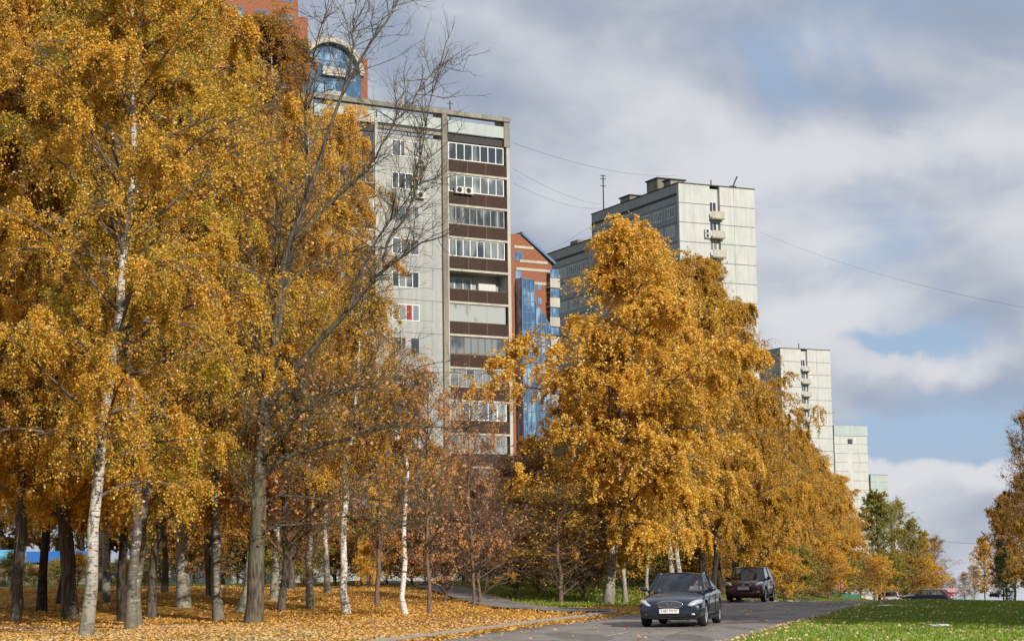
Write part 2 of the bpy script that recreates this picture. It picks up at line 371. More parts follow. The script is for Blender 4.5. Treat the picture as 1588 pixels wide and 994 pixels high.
M['ground'] = ground_mat()
def asphalt():
    m, t = mat_new('asphalt'); o = objc(t)
    a = t.noise(o, 0.5, 5, 0.6); f = t.noise(o, 40, 3, 0.8); s = t.noise(t.scale(o, (1, 0.25, 1)), 1.6, 4, 0.6)
    c = t.mix(t.step(t.math('ADD', t.math('MULTIPLY', a, 0.6), t.math('MULTIPLY', s, 0.4)), 0.38, 0.62), (0.20, 0.18, 0.16), (0.27, 0.245, 0.22))
    c = t.mix(t.math('MULTIPLY', f, 0.3), c, (0.33, 0.30, 0.27))
    vo = t.new('ShaderNodeTexVoronoi', feature='DISTANCE_TO_EDGE'); t.l.new(t.vmath('ADD', o, t.new('ShaderNodeTexNoise').outputs['Color']), vo.inputs[0]); vo.inputs['Scale'].default_value = 0.33
    crack = t.math('SUBTRACT', 1.0, t.step(vo.outputs['Distance'], 0.004, 0.016))
    c = t.mix(t.math('MULTIPLY', crack, 0.7), c, (0.05, 0.045, 0.04))
    pa = t.step(t.noise(t.scale(o, (0.8, 0.18, 1)), 0.7, 2, 0.4), 0.56, 0.58); c = t.mix(t.math('MULTIPLY', pa, 0.45), c, (0.09, 0.085, 0.08))
    principled(t, c, 0.9, 0, 0.25, f, 0.3, 0.006); return m
M['asphalt'] = asphalt()
def paint_line():
    m, t = mat_new('road_paint'); o = objc(t)
    c = t.mix(t.step(t.noise(o, 6, 5, 0.7), 0.42, 0.6), (0.50, 0.48, 0.45), (0.17, 0.16, 0.15))
    principled(t, c, 0.8, 0, 0.2); return m
M['paint'] = paint_line()
M['kerb'] = simple('kerb', (0.30, 0.27, 0.23), 0.95, var=0.3, sc=4)

# ------------------------------------------------------------------ the setting: ground, road, path, kerbs
def lines(segs):
    out = []
    for a, b, s in segs: out.append(np.arange(a, b, s))
    return np.concatenate(out)
gx = lines([(-3000, -300, 300), (-300, -90, 15), (-90, -30, 2.5), (-30, 45, 0.75), (45, 130, 2.5), (130, 400, 15), (400, 3100, 300)])
gy = lines([(-200, 30, 10), (30, 110, 0.75), (110, 260, 3), (260, 600, 20), (600, 5000, 400)])
GX, GY = np.meshgrid(gx, gy, indexing='xy')
GZ = height(GX, GY)
rc = road_c(GY)
# the ground dips just under the road and path sheets
GZ2 = GZ - 0.10 * (np.abs(GX - rc) < HW - 0.5)
rngz = np.random.default_rng(3)
near = (GY > 30) & (GY < 110) & (np.abs(GX - rc) > HW + 0.6)
GZ2 = GZ2 + np.where(near, 0.05 * np.sin(GX * 1.3 + GY * 0.4) * np.sin(GY * 0.9 + 1.7) + rngz.normal(0, 0.012, GX.shape), 0)
V = np.stack([GX, GY, GZ2], -1).reshape(-1, 3)
ny, nx = GX.shape
I = np.arange(ny * nx).reshape(ny, nx)
Fq = np.stack([I[:-1, :-1], I[:-1, 1:], I[1:, 1:], I[1:, :-1]], -1).reshape(-1, 4)
me = np_mesh('ground', V, Fq, M['ground'], True)
def path_x(y): return np.interp(y, [66, 75, 86, 99, 140, 220, 300], [3.4, 0.9, -1.2, -3.4, -11, -29, -48])
def grass_amount(X, Y):
    r = road_c(Y)
    g = np.where(X > r, 0.92, 0.05)
    g = np.where((X > r) & (X < r + HW + 1.2), 0.55, g)
    g = np.where((X < r) & (X > path_x(Y) + 1.5) & (Y > 78), 0.62, g)          # green between path and road
    g = np.where((X < path_x(Y) - 0.3) & (Y > 115), 0.9, g)                    # green strip far at the left
    g = np.where((X < r) & (Y < 52), 0.42, g)                                  # worn front edge of the park
    g = np.where((X < r) & (Y < 46), 0.58, g)
    return g
ga = grass_amount(GX, GY).astype(np.float32).ravel()
att = me.attributes.new('grass', 'FLOAT', 'POINT'); att.data.foreach_set('value', ga)
tag(link('ground', me), kind='structure')

def strip(name, ys, fx0, fx1, dz, mat, parent=None):
    V = []; 
    for y in ys:
        a, b = fx0(y), fx1(y)
        for k in range(5):
            x = a + (b - a) * k / 4
            V.append((x, y, H(x, y) + dz))
    n = len(ys); I = np.arange(n * 5).reshape(n, 5)
    Fq = np.stack([I[:-1, :-1], I[:-1, 1:], I[1:, 1:], I[1:, :-1]], -1).reshape(-1, 4)
    return link(name, np_mesh(name, np.array(V), Fq, mat, True), parent)
ys_r = lines([(-60, 30, 5), (30, 130, 0.5), (130, 400, 5), (400, 900, 50)])
tag(strip('road', ys_r, lambda y: float(road_c(y)) - HW, lambda y: float(road_c(y)) + HW, 0.012, M['asphalt']), kind='structure')
tag(strip('path', np.arange(67.5, 300, 0.9), lambda y: float(path_x(y)) - 1.25, lambda y: float(path_x(y)) + 1.25, 0.075, M['asphalt']), kind='structure')
def dashes():
    V = []; Fq = []
    y = 30.0
    while y < 200:
        y1 = y + 3.0; yy = np.linspace(y, y1, 5)
        b = len(V)
        for v in yy:
            x = float(road_c(v)) + 0.35
            for sx in (-0.075, 0.075): V.append((x + sx, v, H(x, v) + 0.017))
        for k in range(4): Fq.append((b + 2 * k, b + 2 * k + 1, b + 2 * k + 3, b + 2 * k + 2))
        y += 7.0
    return np_mesh('lane_marking', np.array(V), np.array(Fq), M['paint'])
tag(link('lane_marking', dashes()), kind='structure')

def kerb(name, ys, off):
    """kerb stones in a row along the road edge"""
    mb = MB(); k = 0
    ys = list(ys)
    for a, b in zip(ys, ys[1:]):
        b -= 0.015
        pa = Vector((float(road_c(a)) + off, a, 0)); pb = Vector((float(road_c(b)) + off, b, 0))
        t = (pb - pa).normalized(); nrm = Vector((t.y, -t.x, 0))
        random.seed(k * 7 + 1); j = random.uniform(-0.012, 0.012); k += 1
        vs = []
        for p in (pa, pb):
            z = H(p.x, p.y)
            for (s, dz) in ((-0.08, -0.1), (-0.08, 0.14 + j), (0.06, 0.14 + j), (0.08, 0.12 + j), (0.08, -0.1)):
                q = p + nrm * s; vs.append(mb.bm.verts.new((q.x, q.y, z + dz)))
        for i in range(5): mb.bm.faces.new((vs[i], vs[(i + 1) % 5], vs[5 + (i + 1) % 5], vs[5 + i]))
        mb.bm.faces.new(vs[:5][::-1]); mb.bm.faces.new(vs[5:])
    return tag(mb.build(name, M['kerb']), kind='structure')
kerb('kerb', np.arange(26, 65.5, 1.0), -HW - 0.06)
kerb('kerb', np.arange(77, 180, 1.0), -HW - 0.06)

# scattered leaves and grass blades (stuff)
def scatter_leaves(name, n, sampler, smin, smax, mat, seed, tilt=0.7, zoff=0.02, label=None):
    rg = np.random.default_rng(seed)
    P = sampler(rg, n); n = len(P)
    nrm = np.stack([rg.normal(0, tilt, n), rg.normal(0, tilt, n), np.ones(n)], 1); nrm /= np.linalg.norm(nrm, axis=1)[:, None]
    a = rg.uniform(0, 2 * PI, n); ref = np.stack([np.cos(a), np.sin(a), np.zeros(n)], 1)
    u = np.cross(nrm, ref); u /= np.linalg.norm(u, axis=1)[:, None]; v = np.cross(nrm, u)
    s = rg.uniform(smin, smax, n)[:, None]
    P[:, 2] += zoff + (s[:, 0] * 0.35)
    Vv = np.stack([P - u * s * 0.5, P - v * s * 0.36, P + u * s * 0.5, P + v * s * 0.36 + nrm * s * 0.12], 1).reshape(-1, 3)
    me = np_mesh(name, Vv, np.arange(4 * n).reshape(n, 4), mat)
    return tag(link(name, me), kind='stuff', label=label, cat='fallen leaves' if 'grass' not in name else 'grass')
def samp_park(rg, n):
    # denser near the viewer; left of the road
    y = 38 + (rg.random(n) ** 1.5) * 85; r = road_c(y)
    x0 = np.maximum(-y * 0.31 - 1.5, -60); x1 = r - HW - 0.15
    x = x0 + (x1 - x0) * rg.random(n)
    keep = ~((np.abs(x - path_x(y)) < 1.1) & (y > 67)) & ((y > 50) | (rg.random(n) < 0.8)) & ~((x > path_x(y)) & (y > 76) & (rg.random(n) < 0.75))
    x, y = x[keep], y[keep]
    q_ = np.sin(x * 0.9 + np.sin(y * 0.35) * 2) * np.sin(y * 0.31 + x * 0.5 + 1) + 0.5 * np.sin(x * 2.3 + 2) * np.sin(y * 1.1)
    k_ = rg.random(len(x)) < np.clip(0.62 + 0.6 * q_, 0.12, 1); x, y = x[k_], y[k_]
    return np.stack([x, y, height(x, y)], 1)
scatter_leaves('fallen_leaves', 150000, samp_park, 0.06, 0.12, M['leaf_floor'], 1, label='layer of golden fallen leaves spread under the park trees')
def samp_front(rg, n):
    y = 38 + rg.random(n) ** 1.5 * 22; r = road_c(y); x0 = -y * 0.31 - 1; x1 = r - HW - 0.12
    x = x0 + (x1 - x0) * rg.random(n); return np.stack([x, y, height(x, y)], 1)
scatter_leaves('fallen_leaves', 42000, samp_front, 0.05, 0.10, M['leaf_pale'], 2, label='dry pale leaves littering the worn front edge of the park')
def samp_gutter(rg, n):
    y = 36 + rg.random(n) * 42; r = road_c(y); x = r - HW + 0.05 + rg.exponential(0.22, n); x = np.minimum(x, r + HW)
    return np.stack([x, y, height(x, y)], 1)
scatter_leaves('fallen_leaves', 9000, samp_gutter, 0.07, 0.13, M['leaf_floor'], 3, 0.4, label='drift of orange leaves along the gutter of the left kerb')
def samp_road(rg, n):
    y = 36 + rg.random(n) * 80; r = road_c(y); x = r + rg.uniform(-HW, HW, n); return np.stack([x, y, height(x, y)], 1)
scatter_leaves('fallen_leaves', 420, samp_road, 0.07, 0.13, M['leaf_floor'], 4, 0.3, label='single dry leaves lying about on the asphalt of the road')
def samp_lawn(rg, n):
    y = 36 + (rg.random(n) ** 1.3) * 50; r = road_c(y); w_ = np.maximum(y * 0.3 - r - HW, 1) + 2
    x = r + HW + 0.1 + w_ * rg.random(n) ** 2.6; return np.stack([x, y, height(x, y)], 1)
scatter_leaves('fallen_leaves', 2600, samp_lawn, 0.05, 0.10, M['leaf_pale'], 5, 0.6, 0.05, label='pale dry leaves scattered over the lawn right of the road')
def grass_blades(name, n, seed, sampler, mat, h0, h1, label):
    rg = np.random.default_rng(seed); P = sampler(rg, n); n = len(P)
    a = rg.uniform(0, 2 * PI, n); s = rg.uniform(h0, h1, n)[:, None]
    u = np.stack([np.cos(a), np.sin(a), np.zeros(n)], 1); lean = np.stack([rg.normal(0, 0.4, n), rg.normal(0, 0.4, n), np.ones(n)], 1)
    P[:, 2] -= 0.02
    Vv = np.stack([P - u * 0.022, P + u * 0.022, P + lean * s], 1).reshape(-1, 3)
    me = np_mesh(name, Vv, np.arange(3 * n).reshape(n, 3), mat)
    return tag(link(name, me), kind='stuff', label=label, cat='grass')
def samp_lawn2(rg, n):
    y = 36 + (rg.random(n) ** 1.25) * 52; r = road_c(y); x1 = y * 0.31 + 2; x0 = r + HW + 0.1
    x = x0 + np.maximum(x1 - x0, 0) * rg.random(n); return np.stack([x, y, height(x, y)], 1)
grass_blades('grass', 130000, 8, samp_lawn2, M['grass_blade'], 0.05, 0.13, 'short green mown grass of the lawn right of the road')
def samp_lg(rg, n):
    y = 38 + rg.random(n) * 14; r = road_c(y); x0 = -y * 0.31 - 1; x1 = r - HW - 0.12
    x = x0 + (x1 - x0) * rg.random(n); k = np.sin(x * 0.9 + 1) + np.sin(y * 1.1 + x * 0.3) > -0.2 ; x, y = x[k], y[k]
    return np.stack([x, y, height(x, y)], 1)
grass_blades('grass', 26000, 9, samp_lg, M['grass_blade'], 0.05, 0.12, 'thin yellow green grass along the front edge of the park')
def samp_bg(rg, n):
    y = 79 + rg.random(n) * 60; r = road_c(y); x0 = path_x(y) + 1.4; x1 = r - HW - 1
    x = x0 + (x1 - x0) * rg.random(n); return np.stack([x, y, height(x, y)], 1)
grass_blades('grass', 16000, 10, samp_bg, M['grass_blade'], 0.06, 0.2, 'bright green grass between the footpath and the road')

# ------------------------------------------------------------------ trees
def norm(v): return v / np.maximum(np.linalg.norm(v, axis=-1, keepdims=True), 1e-9)
def interp_poly(Pp, t):
    """Pp (B,N,3), t (B,) in 0..1 -> points and tangents"""
    N = Pp.shape[1]; f = np.clip(t, 0, 0.9999) * (N - 1); i = f.astype(int); fr = (f - i)[:, None]
    b = np.arange(len(t)); a = Pp[b, i]; c = Pp[b, i + 1]
    return a + (c - a) * fr, norm(c - a)
def curves(rg, O, Dr, L, N, droop, wob, up=0.0):
    """polylines from origins O in directions Dr, length L, bending down by droop"""
    B = len(O); P = np.zeros((B, N, 3)); P[:, 0] = O; d = norm(Dr); st = (L / (N - 1))[:, None]
    dr = np.broadcast_to(np.asarray(droop, float), (B,))[:, None]
    for k in range(1, N):
        d = d + rg.normal(0, wob, (B, 3)) + np.array([0, 0, -1.0]) * dr * (k / N) + np.array([0, 0, 1.0]) * up
        d = norm(d); P[:, k] = P[:, k - 1] + d * st
    return P
def tubes(P, rad, sides):
    B, N, _ = P.shape
    T = norm(np.gradient(P, axis=1)); ref = np.zeros_like(T); ref[..., 0] = 1; ref[np.abs(T[..., 0]) > 0.8] = (0, 1, 0)
    u = norm(np.cross(T, ref)); v = np.cross(T, u)
    a = np.arange(sides) * 2 * PI / sides
    V = P[:, :, None, :] + rad[:, :, None, None] * (u[:, :, None, :] * np.cos(a)[None, None, :, None] + v[:, :, None, :] * np.sin(a)[None, None, :, None])
    I = np.arange(B * N * sides).reshape(B, N, sides); J = np.roll(I, -1, axis=2)
    Fq = np.stack([I[:, :-1], J[:, :-1], J[:, 1:], I[:, 1:]], -1).reshape(-1, 4)
    return V.reshape(-1, 3), Fq
def join(parts):
    V = []; Fq = []; n = 0
    for v, f in parts: V.append(v); Fq.append(f + n); n += len(v)
    return np.concatenate(V), np.concatenate(Fq)
def leaf_quads(rg, P, smin, smax, upb=0.25, aspect=0.7, hang=0.0):
    n = len(P); nrm = rg.normal(0, 1, (n, 3)); nrm[:, 2] = nrm[:, 2] * (1 - hang) + upb; nrm = norm(nrm)
    ref = norm(rg.normal(0, 1, (n, 3))); u = norm(np.cross(nrm, ref)); v = np.cross(nrm, u)
    s = rg.uniform(smin, smax, n)[:, None]
    V = np.stack([P - u * s * 0.5, P - v * s * 0.5 * aspect, P + u * s * 0.5, P + v * s * 0.5 * aspect], 1).reshape(-1, 3)
    return V, np.arange(4 * n).reshape(n, 4)

def trunk_poly(rg, Hh, N=14, wob=0.10, lean=(0, 0)):
    t = np.linspace(0, 1, N); P = np.zeros((1, N, 3)); w1 = np.cumsum(rg.normal(0, wob, (N, 2)), 0) * (Hh / 20.0)
    P[0, :, 0] = w1[:, 0] + lean[0] * t ** 1.5 * Hh; P[0, :, 1] = w1[:, 1] + lean[1] * t ** 1.5 * Hh
    P[0, :, :2] -= P[0, 0, :2]; P[0, :, 2] = t * Hh
    P[0, 0, 2] = -0.3
    return P
def grow(seed, Hh=19.0, r0=0.17, cb=0.2, n1=46, n2=9, n3=6, width=4.4, leaves=90000, smin=0.07, smax=0.13, style='weep',
         wob=0.1, lean=(0, 0), fill=1.0, strand=(0.5, 1.5), peak=0.35, twigs=True, topfrac=0.16, zlow=0.0, pw=1.0, gth=0.28, lvar=0.24):
    rg = np.random.default_rng(seed); parts = []
    T0 = trunk_poly(rg, Hh, 16, wob, lean); N = 16
    tt = np.linspace(0, 1, N); rr = r0 * (1 - tt) ** 0.85 + 0.012; rr[0] *= 1.35; rr = rr[None]
    # finer ring near the foot
    trunk_part = tubes(T0, rr, 12)
    t = cb + (0.99 - cb) * (np.arange(n1) + rg.random(n1)) / n1
    O, Tn = interp_poly(np.repeat(T0, n1, 0), t)
    az = np.arange(n1) * 2.39996 + rg.normal(0, 0.4, n1)
    q = (t - cb) / (1 - cb)
    prof = np.where(q < peak, 0.62 + 0.38 * (q / peak) ** 0.7, topfrac + (1 - topfrac) * np.clip(1 - (q - peak) / (1 - peak), 0, 1) ** 0.85)
    L = width * prof * rg.uniform(0.94 - lvar, 0.94 + lvar, n1)
    if style == 'weep': el = np.radians(rg.uniform(18, 48, n1) + 22 * q); dro = 0.22
    elif style == 'up': el = np.radians(rg.uniform(35, 60, n1) + 10 * q); dro = 0.08
    elif style == 'spruce': el = np.radians(rg.uniform(-15, 5, n1) + 20 * q); dro = 0.05
    else: el = np.radians(rg.uniform(15, 50, n1) + 15 * q); dro = 0.06
    D1 = np.stack([np.cos(az) * np.cos(el), np.sin(az) * np.cos(el), np.sin(el)], 1)
    P1 = curves(rg, O, D1, L * 1.12, 9, dro, 0.09)
    r1 = (np.interp(t, tt, rr[0]) * 0.34)[:, None] * (1 - np.linspace(0, 1, 9)[None]) ** 0.8 + 0.009
    parts.append(tubes(P1, r1, 5))
    # second order
    B = n1 * n2; par = np.repeat(np.arange(n1), n2); t2 = np.tile((np.arange(n2) + 0.5) / n2, n1) * 0.93 + 0.07; t2 = np.clip(t2 + rg.normal(0, 0.04, B), 0.04, 1)
    O2, Tn2 = interp_poly(P1[par], t2)
    side = norm(np.cross(Tn2, np.array([0, 0, 1.0]))) * np.where(np.arange(B) % 2 == 0, 1, -1)[:, None]
    D2 = norm(Tn2 * 0.55 + side * rg.uniform(0.4, 1.0, B)[:, None] + rg.normal(0, 0.35, (B, 3)) + np.array([0, 0, 0.25]))
    L2 = L[par] * 0.40 * (1.15 - t2 * 0.6) * rg.uniform(0.6, 1.3, B) + 0.25
    P2 = curves(rg, O2, D2, L2, 6, 0.45 if style == 'weep' else 0.10, 0.12)
    parts.append(tubes(P2, np.full((B, 1), 0.014) * (1 - np.linspace(0, 1, 6)[None] * 0.75), 3))
    # strands
    par3 = np.concatenate([np.repeat(np.arange(B), n3)]); C = len(par3); t3 = rg.random(C) * 0.85 + 0.15
    O3, Tn3 = interp_poly(P2[par3], t3)
    if style == 'weep':
        D3 = norm(Tn3 * 0.6 + rg.normal(0, 0.45, (C, 3)) + np.array([0, 0, -0.1])); L3 = rg.uniform(*strand, C); dr3 = 1.1
    else:
        D3 = norm(Tn3 * 0.7 + rg.normal(0, 0.6, (C, 3)) + np.array([0, 0, 0.25])); L3 = rg.uniform(*strand, C) * 0.6; dr3 = 0.15
    P3 = curves(rg, O3, D3, L3, 5, dr3, 0.10)
    if twigs:
        k = rg.random(C) < (0.35 if leaves > 20000 else 1.0)
        parts.append(tubes(P3[k], np.full((k.sum(), 1), 0.006) * (1 - np.linspace(0, 1, 5)[None] * 0.6), 3))
    Vb, Fb = join(parts)
    Vl = None
    if leaves:
        # whole strands may be bare so that clumps and gaps form
        keep = rg.random(C) < fill
        ph = rg.uniform(0, 6, 6)
        q1 = np.sin(O3[:, 0] * 1.3 + ph[0] + O3[:, 2] * .5) * np.sin(O3[:, 1] * 1.4 + ph[1]) * np.sin(O3[:, 2] * 1.15 + ph[2] + O3[:, 0] * .4)
        wb = (rg.exponential(1.0, B)[par3] + 0.12) ** pw * (rg.exponential(1.0, n1)[par[par3]] + 0.35)
        wgt = wb * np.where(q1 > gth, 0.05, 1.0) * keep * L3
        wgt /= wgt.sum(); pick = rg.choice(C, leaves, p=wgt)
        tl = rg.random(leaves) ** 0.9
        PL, _ = interp_poly(P3[pick], tl)
        PL = PL + rg.normal(0, 0.055, PL.shape)
        PL = PL[PL[:, 2] > zlow + rg.random(len(PL)) * 1.3 + np.sin(PL[:, 0] * 2.1) * 0.4]
        Vl = leaf_quads(rg, PL, smin, smax, 0.35)
    return trunk_part, (Vb, Fb), Vl

LIB = {}
def make_tree_lib(key, bark_m, leaf_m, **kw):
    tp, (Vb, Fb), Vl = grow(**kw)
    tm = np_mesh(key + '_trunk', tp[0], tp[1], bark_m, True)
    bm_ = np_mesh(key + '_branches', Vb, Fb, M['bark_limb'] if bark_m == M['bark_birch'] else bark_m, True)
    lm = np_mesh(key + '_crown', Vl[0], Vl[1], leaf_m) if Vl else None
    LIB[key] = (tm, lm, kw.get('Hh', 19.0), bm_)
_alt = {}
def alt(me, mat):
    k = (me.name, mat.name)
    if k not in _alt:
        c = me.copy(); c.materials.clear(); c.materials.append(mat); _alt[k] = c
    return _alt[k]
def plant(key, name, loc, height_m, label, group=None, rz=0.0, tilt=(0, 0), wide=1.0, bark_m=None, leaf_m=None, cat='tree'):
    tm, lm, hh, bm_ = LIB[key]
    s = height_m / hh
    o = empty(name, (loc[0], loc[1], loc[2] - 0.02), rz, label, cat, group)
    o.rotation_euler = Euler((tilt[0], tilt[1], rz)); o.scale = (s * wide, s * wide, s)
    link('trunk', alt(tm, bark_m) if bark_m else tm, o)
    link('branches', bm_, o)
    if lm is not None: link('crown', alt(lm, leaf_m) if leaf_m else lm, o)
    return o

make_tree_lib('birch_a', M['bark_birch'], M['leaf_gold'], seed=11, zlow=2.7, Hh=20, r0=0.145, cb=0.17, width=4.2, n1=64, leaves=270000, lean=(0.03, 0), wob=0.12, smin=0.045, smax=0.082, pw=1.2, gth=0.2, lvar=0.3, strand=(0.35, 1.0))
make_tree_lib('birch_b', M['bark_birch'], M['leaf_gold'], seed=12, zlow=2.7, Hh=20, r0=0.13, cb=0.2, width=3.8, n1=46, leaves=210000, lean=(-0.03, 0.02), wob=0.08, smin=0.045, smax=0.082, pw=1.2, gth=0.2, lvar=0.3, strand=(0.35, 1.0), peak=0.45)
make_tree_lib('birch_c', M['bark_birch'], M['leaf_amber'], seed=13, zlow=1.8, Hh=18, r0=0.19, cb=0.13, width=6.2, n1=52, n2=13, n3=8, leaves=230000, pw=1.3, gth=0.16, lvar=0.34, lean=(0.02, 0), wob=0.1, smin=0.08, smax=0.14, strand=(0.35, 1.25), peak=0.26, topfrac=0.05)
make_tree_lib('birch_d', M['bark_birch'], M['leaf_amber'], seed=23, zlow=2.6, Hh=18, r0=0.17, cb=0.20, width=4.8, n1=44, n2=12, n3=7, leaves=160000, pw=1.3, gth=0.16, lvar=0.34, lean=(0.01, 0), wob=0.1, smin=0.08, smax=0.14, strand=(0.4, 1.2), peak=0.3, topfrac=0.08)
make_tree_lib('linden', M['bark_dark'], M['leaf_rust'], seed=14, Hh=16, r0=0.2, cb=0.15, width=5.0, n1=50, n2=10, n3=6, leaves=95000, style='round', smin=0.10, smax=0.17, peak=0.4)
make_tree_lib('sparse', M['bark_twig'], M['leaf_copper'], seed=15, Hh=11, r0=0.10, cb=0.16, width=3.8, n1=34, n2=8, n3=5, leaves=5200, style='round', smin=0.09, smax=0.15, fill=0.5)
make_tree_lib('bare', M['bark_twig'], M['leaf_rust'], seed=16, Hh=11, r0=0.13, cb=0.15, width=3.6, n1=40, n2=10, n3=6, leaves=9000, style='up', smin=0.09, smax=0.14, fill=0.6)
make_tree_lib('shrub', M['bark_twig'], M['leaf_red'], seed=17, Hh=5.5, r0=0.06, cb=0.06, width=2.4, n1=36, n2=9, n3=5, leaves=5000, style='up', smin=0.06, smax=0.10, fill=0.7)
make_tree_lib('bush', M['bark_twig'], M['leaf_olive'], seed=18, Hh=4.0, r0=0.05, cb=0.05, width=2.3, n1=34, n2=8, n3=6, leaves=26000, style='round', smin=0.07, smax=0.12)
make_tree_lib('spruce', M['bark_dark'], M['needle_dark'], seed=19, Hh=12, r0=0.14, cb=0.08, width=3.0, n1=70, n2=8, n3=6, leaves=60000, style='spruce', smin=0.08, smax=0.16, peak=0.05, topfrac=0.05)
0 and make_tree_lib('poplar', M['bark_linden'], M['leaf_olive'], seed=20, Hh=18, r0=0.2, cb=0.12, width=2.7, n1=56, n2=8, n3=6, leaves=52000, style='up', smin=0.11, smax=0.18, peak=0.4)
make_tree_lib('thin_birch', M['bark_birch'], M['leaf_gold'], seed=21, zlow=3.0, Hh=15, r0=0.15, cb=0.40, width=2.4, n1=34, n2=8, n3=5, leaves=20000, wob=0.17, lean=(0.05, 0), smin=0.07, smax=0.12, fill=0.7)

def tall(px, D, py):     # height of a thing standing at px, D whose top is seen at py
    return pt(px, py, D).z - at(px, D).z

# ------------------------------------------------------------------ buildings
def window(parent, x0, x1, z0, z1, y, n=2, frame=None, pane=None, ax='x', proud=0.03, t=0.07, mid=None, name='window'):
    """window frame with its pane as a sub-part; ax 'x': lies in a plane of constant y (outside = -y); 'y': plane of constant x (outside = -x)"""
    frame = frame or M['white_frame']; pane = pane or M['pane']
    f = MB()
    def bx(a, b, c, d, y0, y1):
        if ax == 'x': f.box(a, b, y0, y1, c, d)
        else: f.box(y0, y1, a, b, c, d)
    bx(x0, x1, z0, z0 + t, y - proud, y + 0.05); bx(x0, x1, z1 - t, z1, y - proud, y + 0.05)
    for k in range(n + 1):
        c = x0 + (x1 - x0) * k / n; c = min(max(c, x0 + t / 2), x1 - t / 2)
        bx(c - t / 2, c + t / 2, z0 + t, z1 - t, y - proud, y + 0.05)
    if mid: bx(x0 + t, x1 - t, z0 + (z1 - z0) * mid - 0.02, z0 + (z1 - z0) * mid + 0.02, y - proud + 0.004, y + 0.04)
    o = f.build(name, frame, parent)
    g = MB()
    if ax == 'x': g.box(x0 + 0.01, x1 - 0.01, y - 0.012, y + 0.03, z0 + 0.01, z1 - 0.01)
    else: g.box(y - 0.012, y + 0.03, x0 + 0.01, x1 - 0.01, z0 + 0.01, z1 - 0.01)
    g.build('pane', pane, o)
    return o
def ac_unit(parent, x, y, z):
    b = MB().box(x, x + 0.85, y - 0.35, y - 0.05, z, z + 0.6)
    o = b.build('air_conditioner', M['white_box'], parent, bevel=0.02)
    MB().tube([(x + 0.36, y - 0.352, z + 0.3), (x + 0.36, y - 0.365, z + 0.3)], 0.23, 14).build('fan_grille', M['metal_dark'], o)
    return o

# --- the panel block with brown balconies
D1 = 160.0; p0 = at(798, D1); RZ1 = R(31)
b1 = empty('apartment_block', (p0.x, p0.y, p0.z - 1), RZ1, 'grey panel block with a column of dark brown glazed balconies, nearest of the high-rises', 'apartment block')
zoff = p0.z - 1
ZR = pt(790, 184, D1).z - zoff          # top of the roof beam
Z0 = pt(700, 219, D1 - 3).z - zoff      # first slab line
ST = 2.79; NF = 13
LEN = 44.0
bays = []; x = -0.55
kinds = ['balcony', 'wall'] * 2
x = -0.55
for kd in kinds:
    wdt = 5.55 if kd == 'balcony' else 6.1
    bays.append((kd, x - wdt, x)); x -= wdt + (0.65 if kd == 'balcony' else 0.3)
XL = x
w_ = MB(); w_.box(XL, -0.001, 1.45, 13, 0, Z0 + 0.0)
for kd, a, b in bays:
    if kd == 'wall': w_.box(a, b, 0, 1.44, 0, Z0)
MB().box(XL, 0, 1.0, 13, Z0 + 0.01, Z0 + 0.3).build('roof', M['roof_dark'], b1)
sj = w_; sj.mi = 1
for k in range(NF):
    for kd, a, b in bays:
        if kd == 'wall':
            sj.box(a + 0.01, b - 0.01, -0.012, 0.01, Z0 - ST * k - 0.045, Z0 - ST * k + 0.0)
            sj.box(a + 0.9, b - 0.9, -0.010, 0.01, Z0 - ST * k - ST + 1.02, Z0 - ST * k - ST + 1.05)
            sj.box(b - 0.92, b - 0.89, -0.010, 0.01, Z0 - ST * k - ST + 1.05, Z0 - ST * k - 0.05)
sj.build('wall', M['panel_green'], b1).data.materials.append(M['seam'])
# pillars between the bays
x = 0
pl = MB(); pl.box(-0.55, 0, -0.18, 1.44, Z0 + 0.0, ZR - 0.02).build('pillar', M['concrete'], b1)
MB().box(-0.30, 0.0, -0.12, 1.44, 0, Z0 - 0.02).build('edge_wall', M['concrete_light'], b1)
for i, (kd, a, b) in enumerate(bays):
    wd = 0.65 if kd == 'balcony' else 0.3
    if kd == 'balcony':
        MB().box(a - wd + 0.02, a - 0.16, -0.25, 1.44, 0, ZR - 0.02).build('pillar', M['concrete'], b1)
        MB().box(a - 0.15, a, -0.12, 1.44, 0, Z0 - 0.02).build('edge_wall', M['concrete_light'], b1)
    else:
        MB().box(a - wd + 0.02, a - 0.02, -0.14, 1.44, 0, Z0 + 1.2).build('pillar', M['concrete_light'], b1)
    if kd == 'balcony':
        MB().box(a + 0.02, b, -0.10, 0.05, Z0 + 0.78, ZR - 0.85).build('parapet_panel', M['panel_top'], b1)
        MB().box(a + 0.02, b, 0.15, 0.35, Z0 + 0.05, Z0 + 0.78).build('parapet_recess', M['roof_dark'], b1)
    else:
        MB().box(a, b + 0.1, -0.02, 0.2, Z0 + 0.9, ZR - 0.75).build('parapet_panel', M['panel_top'], b1)
        MB().box(a, b + 0.1, -0.10, 0.3, Z0 + 0.35, Z0 + 0.62).build('cornice', M['concrete'], b1)
        MB().box(a, b + 0.1, 0.02, 0.3, Z0 + 0.62, Z0 + 0.9).build('parapet_recess', M['roof_dark'], b1)
MB().box(XL, 0.05, -0.3, 0.35, ZR - 0.42, ZR).build('roof_beam', M['concrete'], b1, bevel=0.03)
fins = [('white_frame', 'pane', 7, None), ('white_frame', 'pane_light', 7, None), ('grey_frame', 'pane', 8, None), ('white_frame', 'pane', 8, None), None,
        ('grey_frame', 'pane_light', 3, None), ('brown_frame', 'pane', 8, None), ('grey_frame', 'pane', 7, 0.72), ('white_frame', 'pane_light', 6, None), ('grey_frame', 'pane_light', 5, None),
        ('brown_frame', 'pane', 6, None), ('white_frame', 'pane', 7, None)]
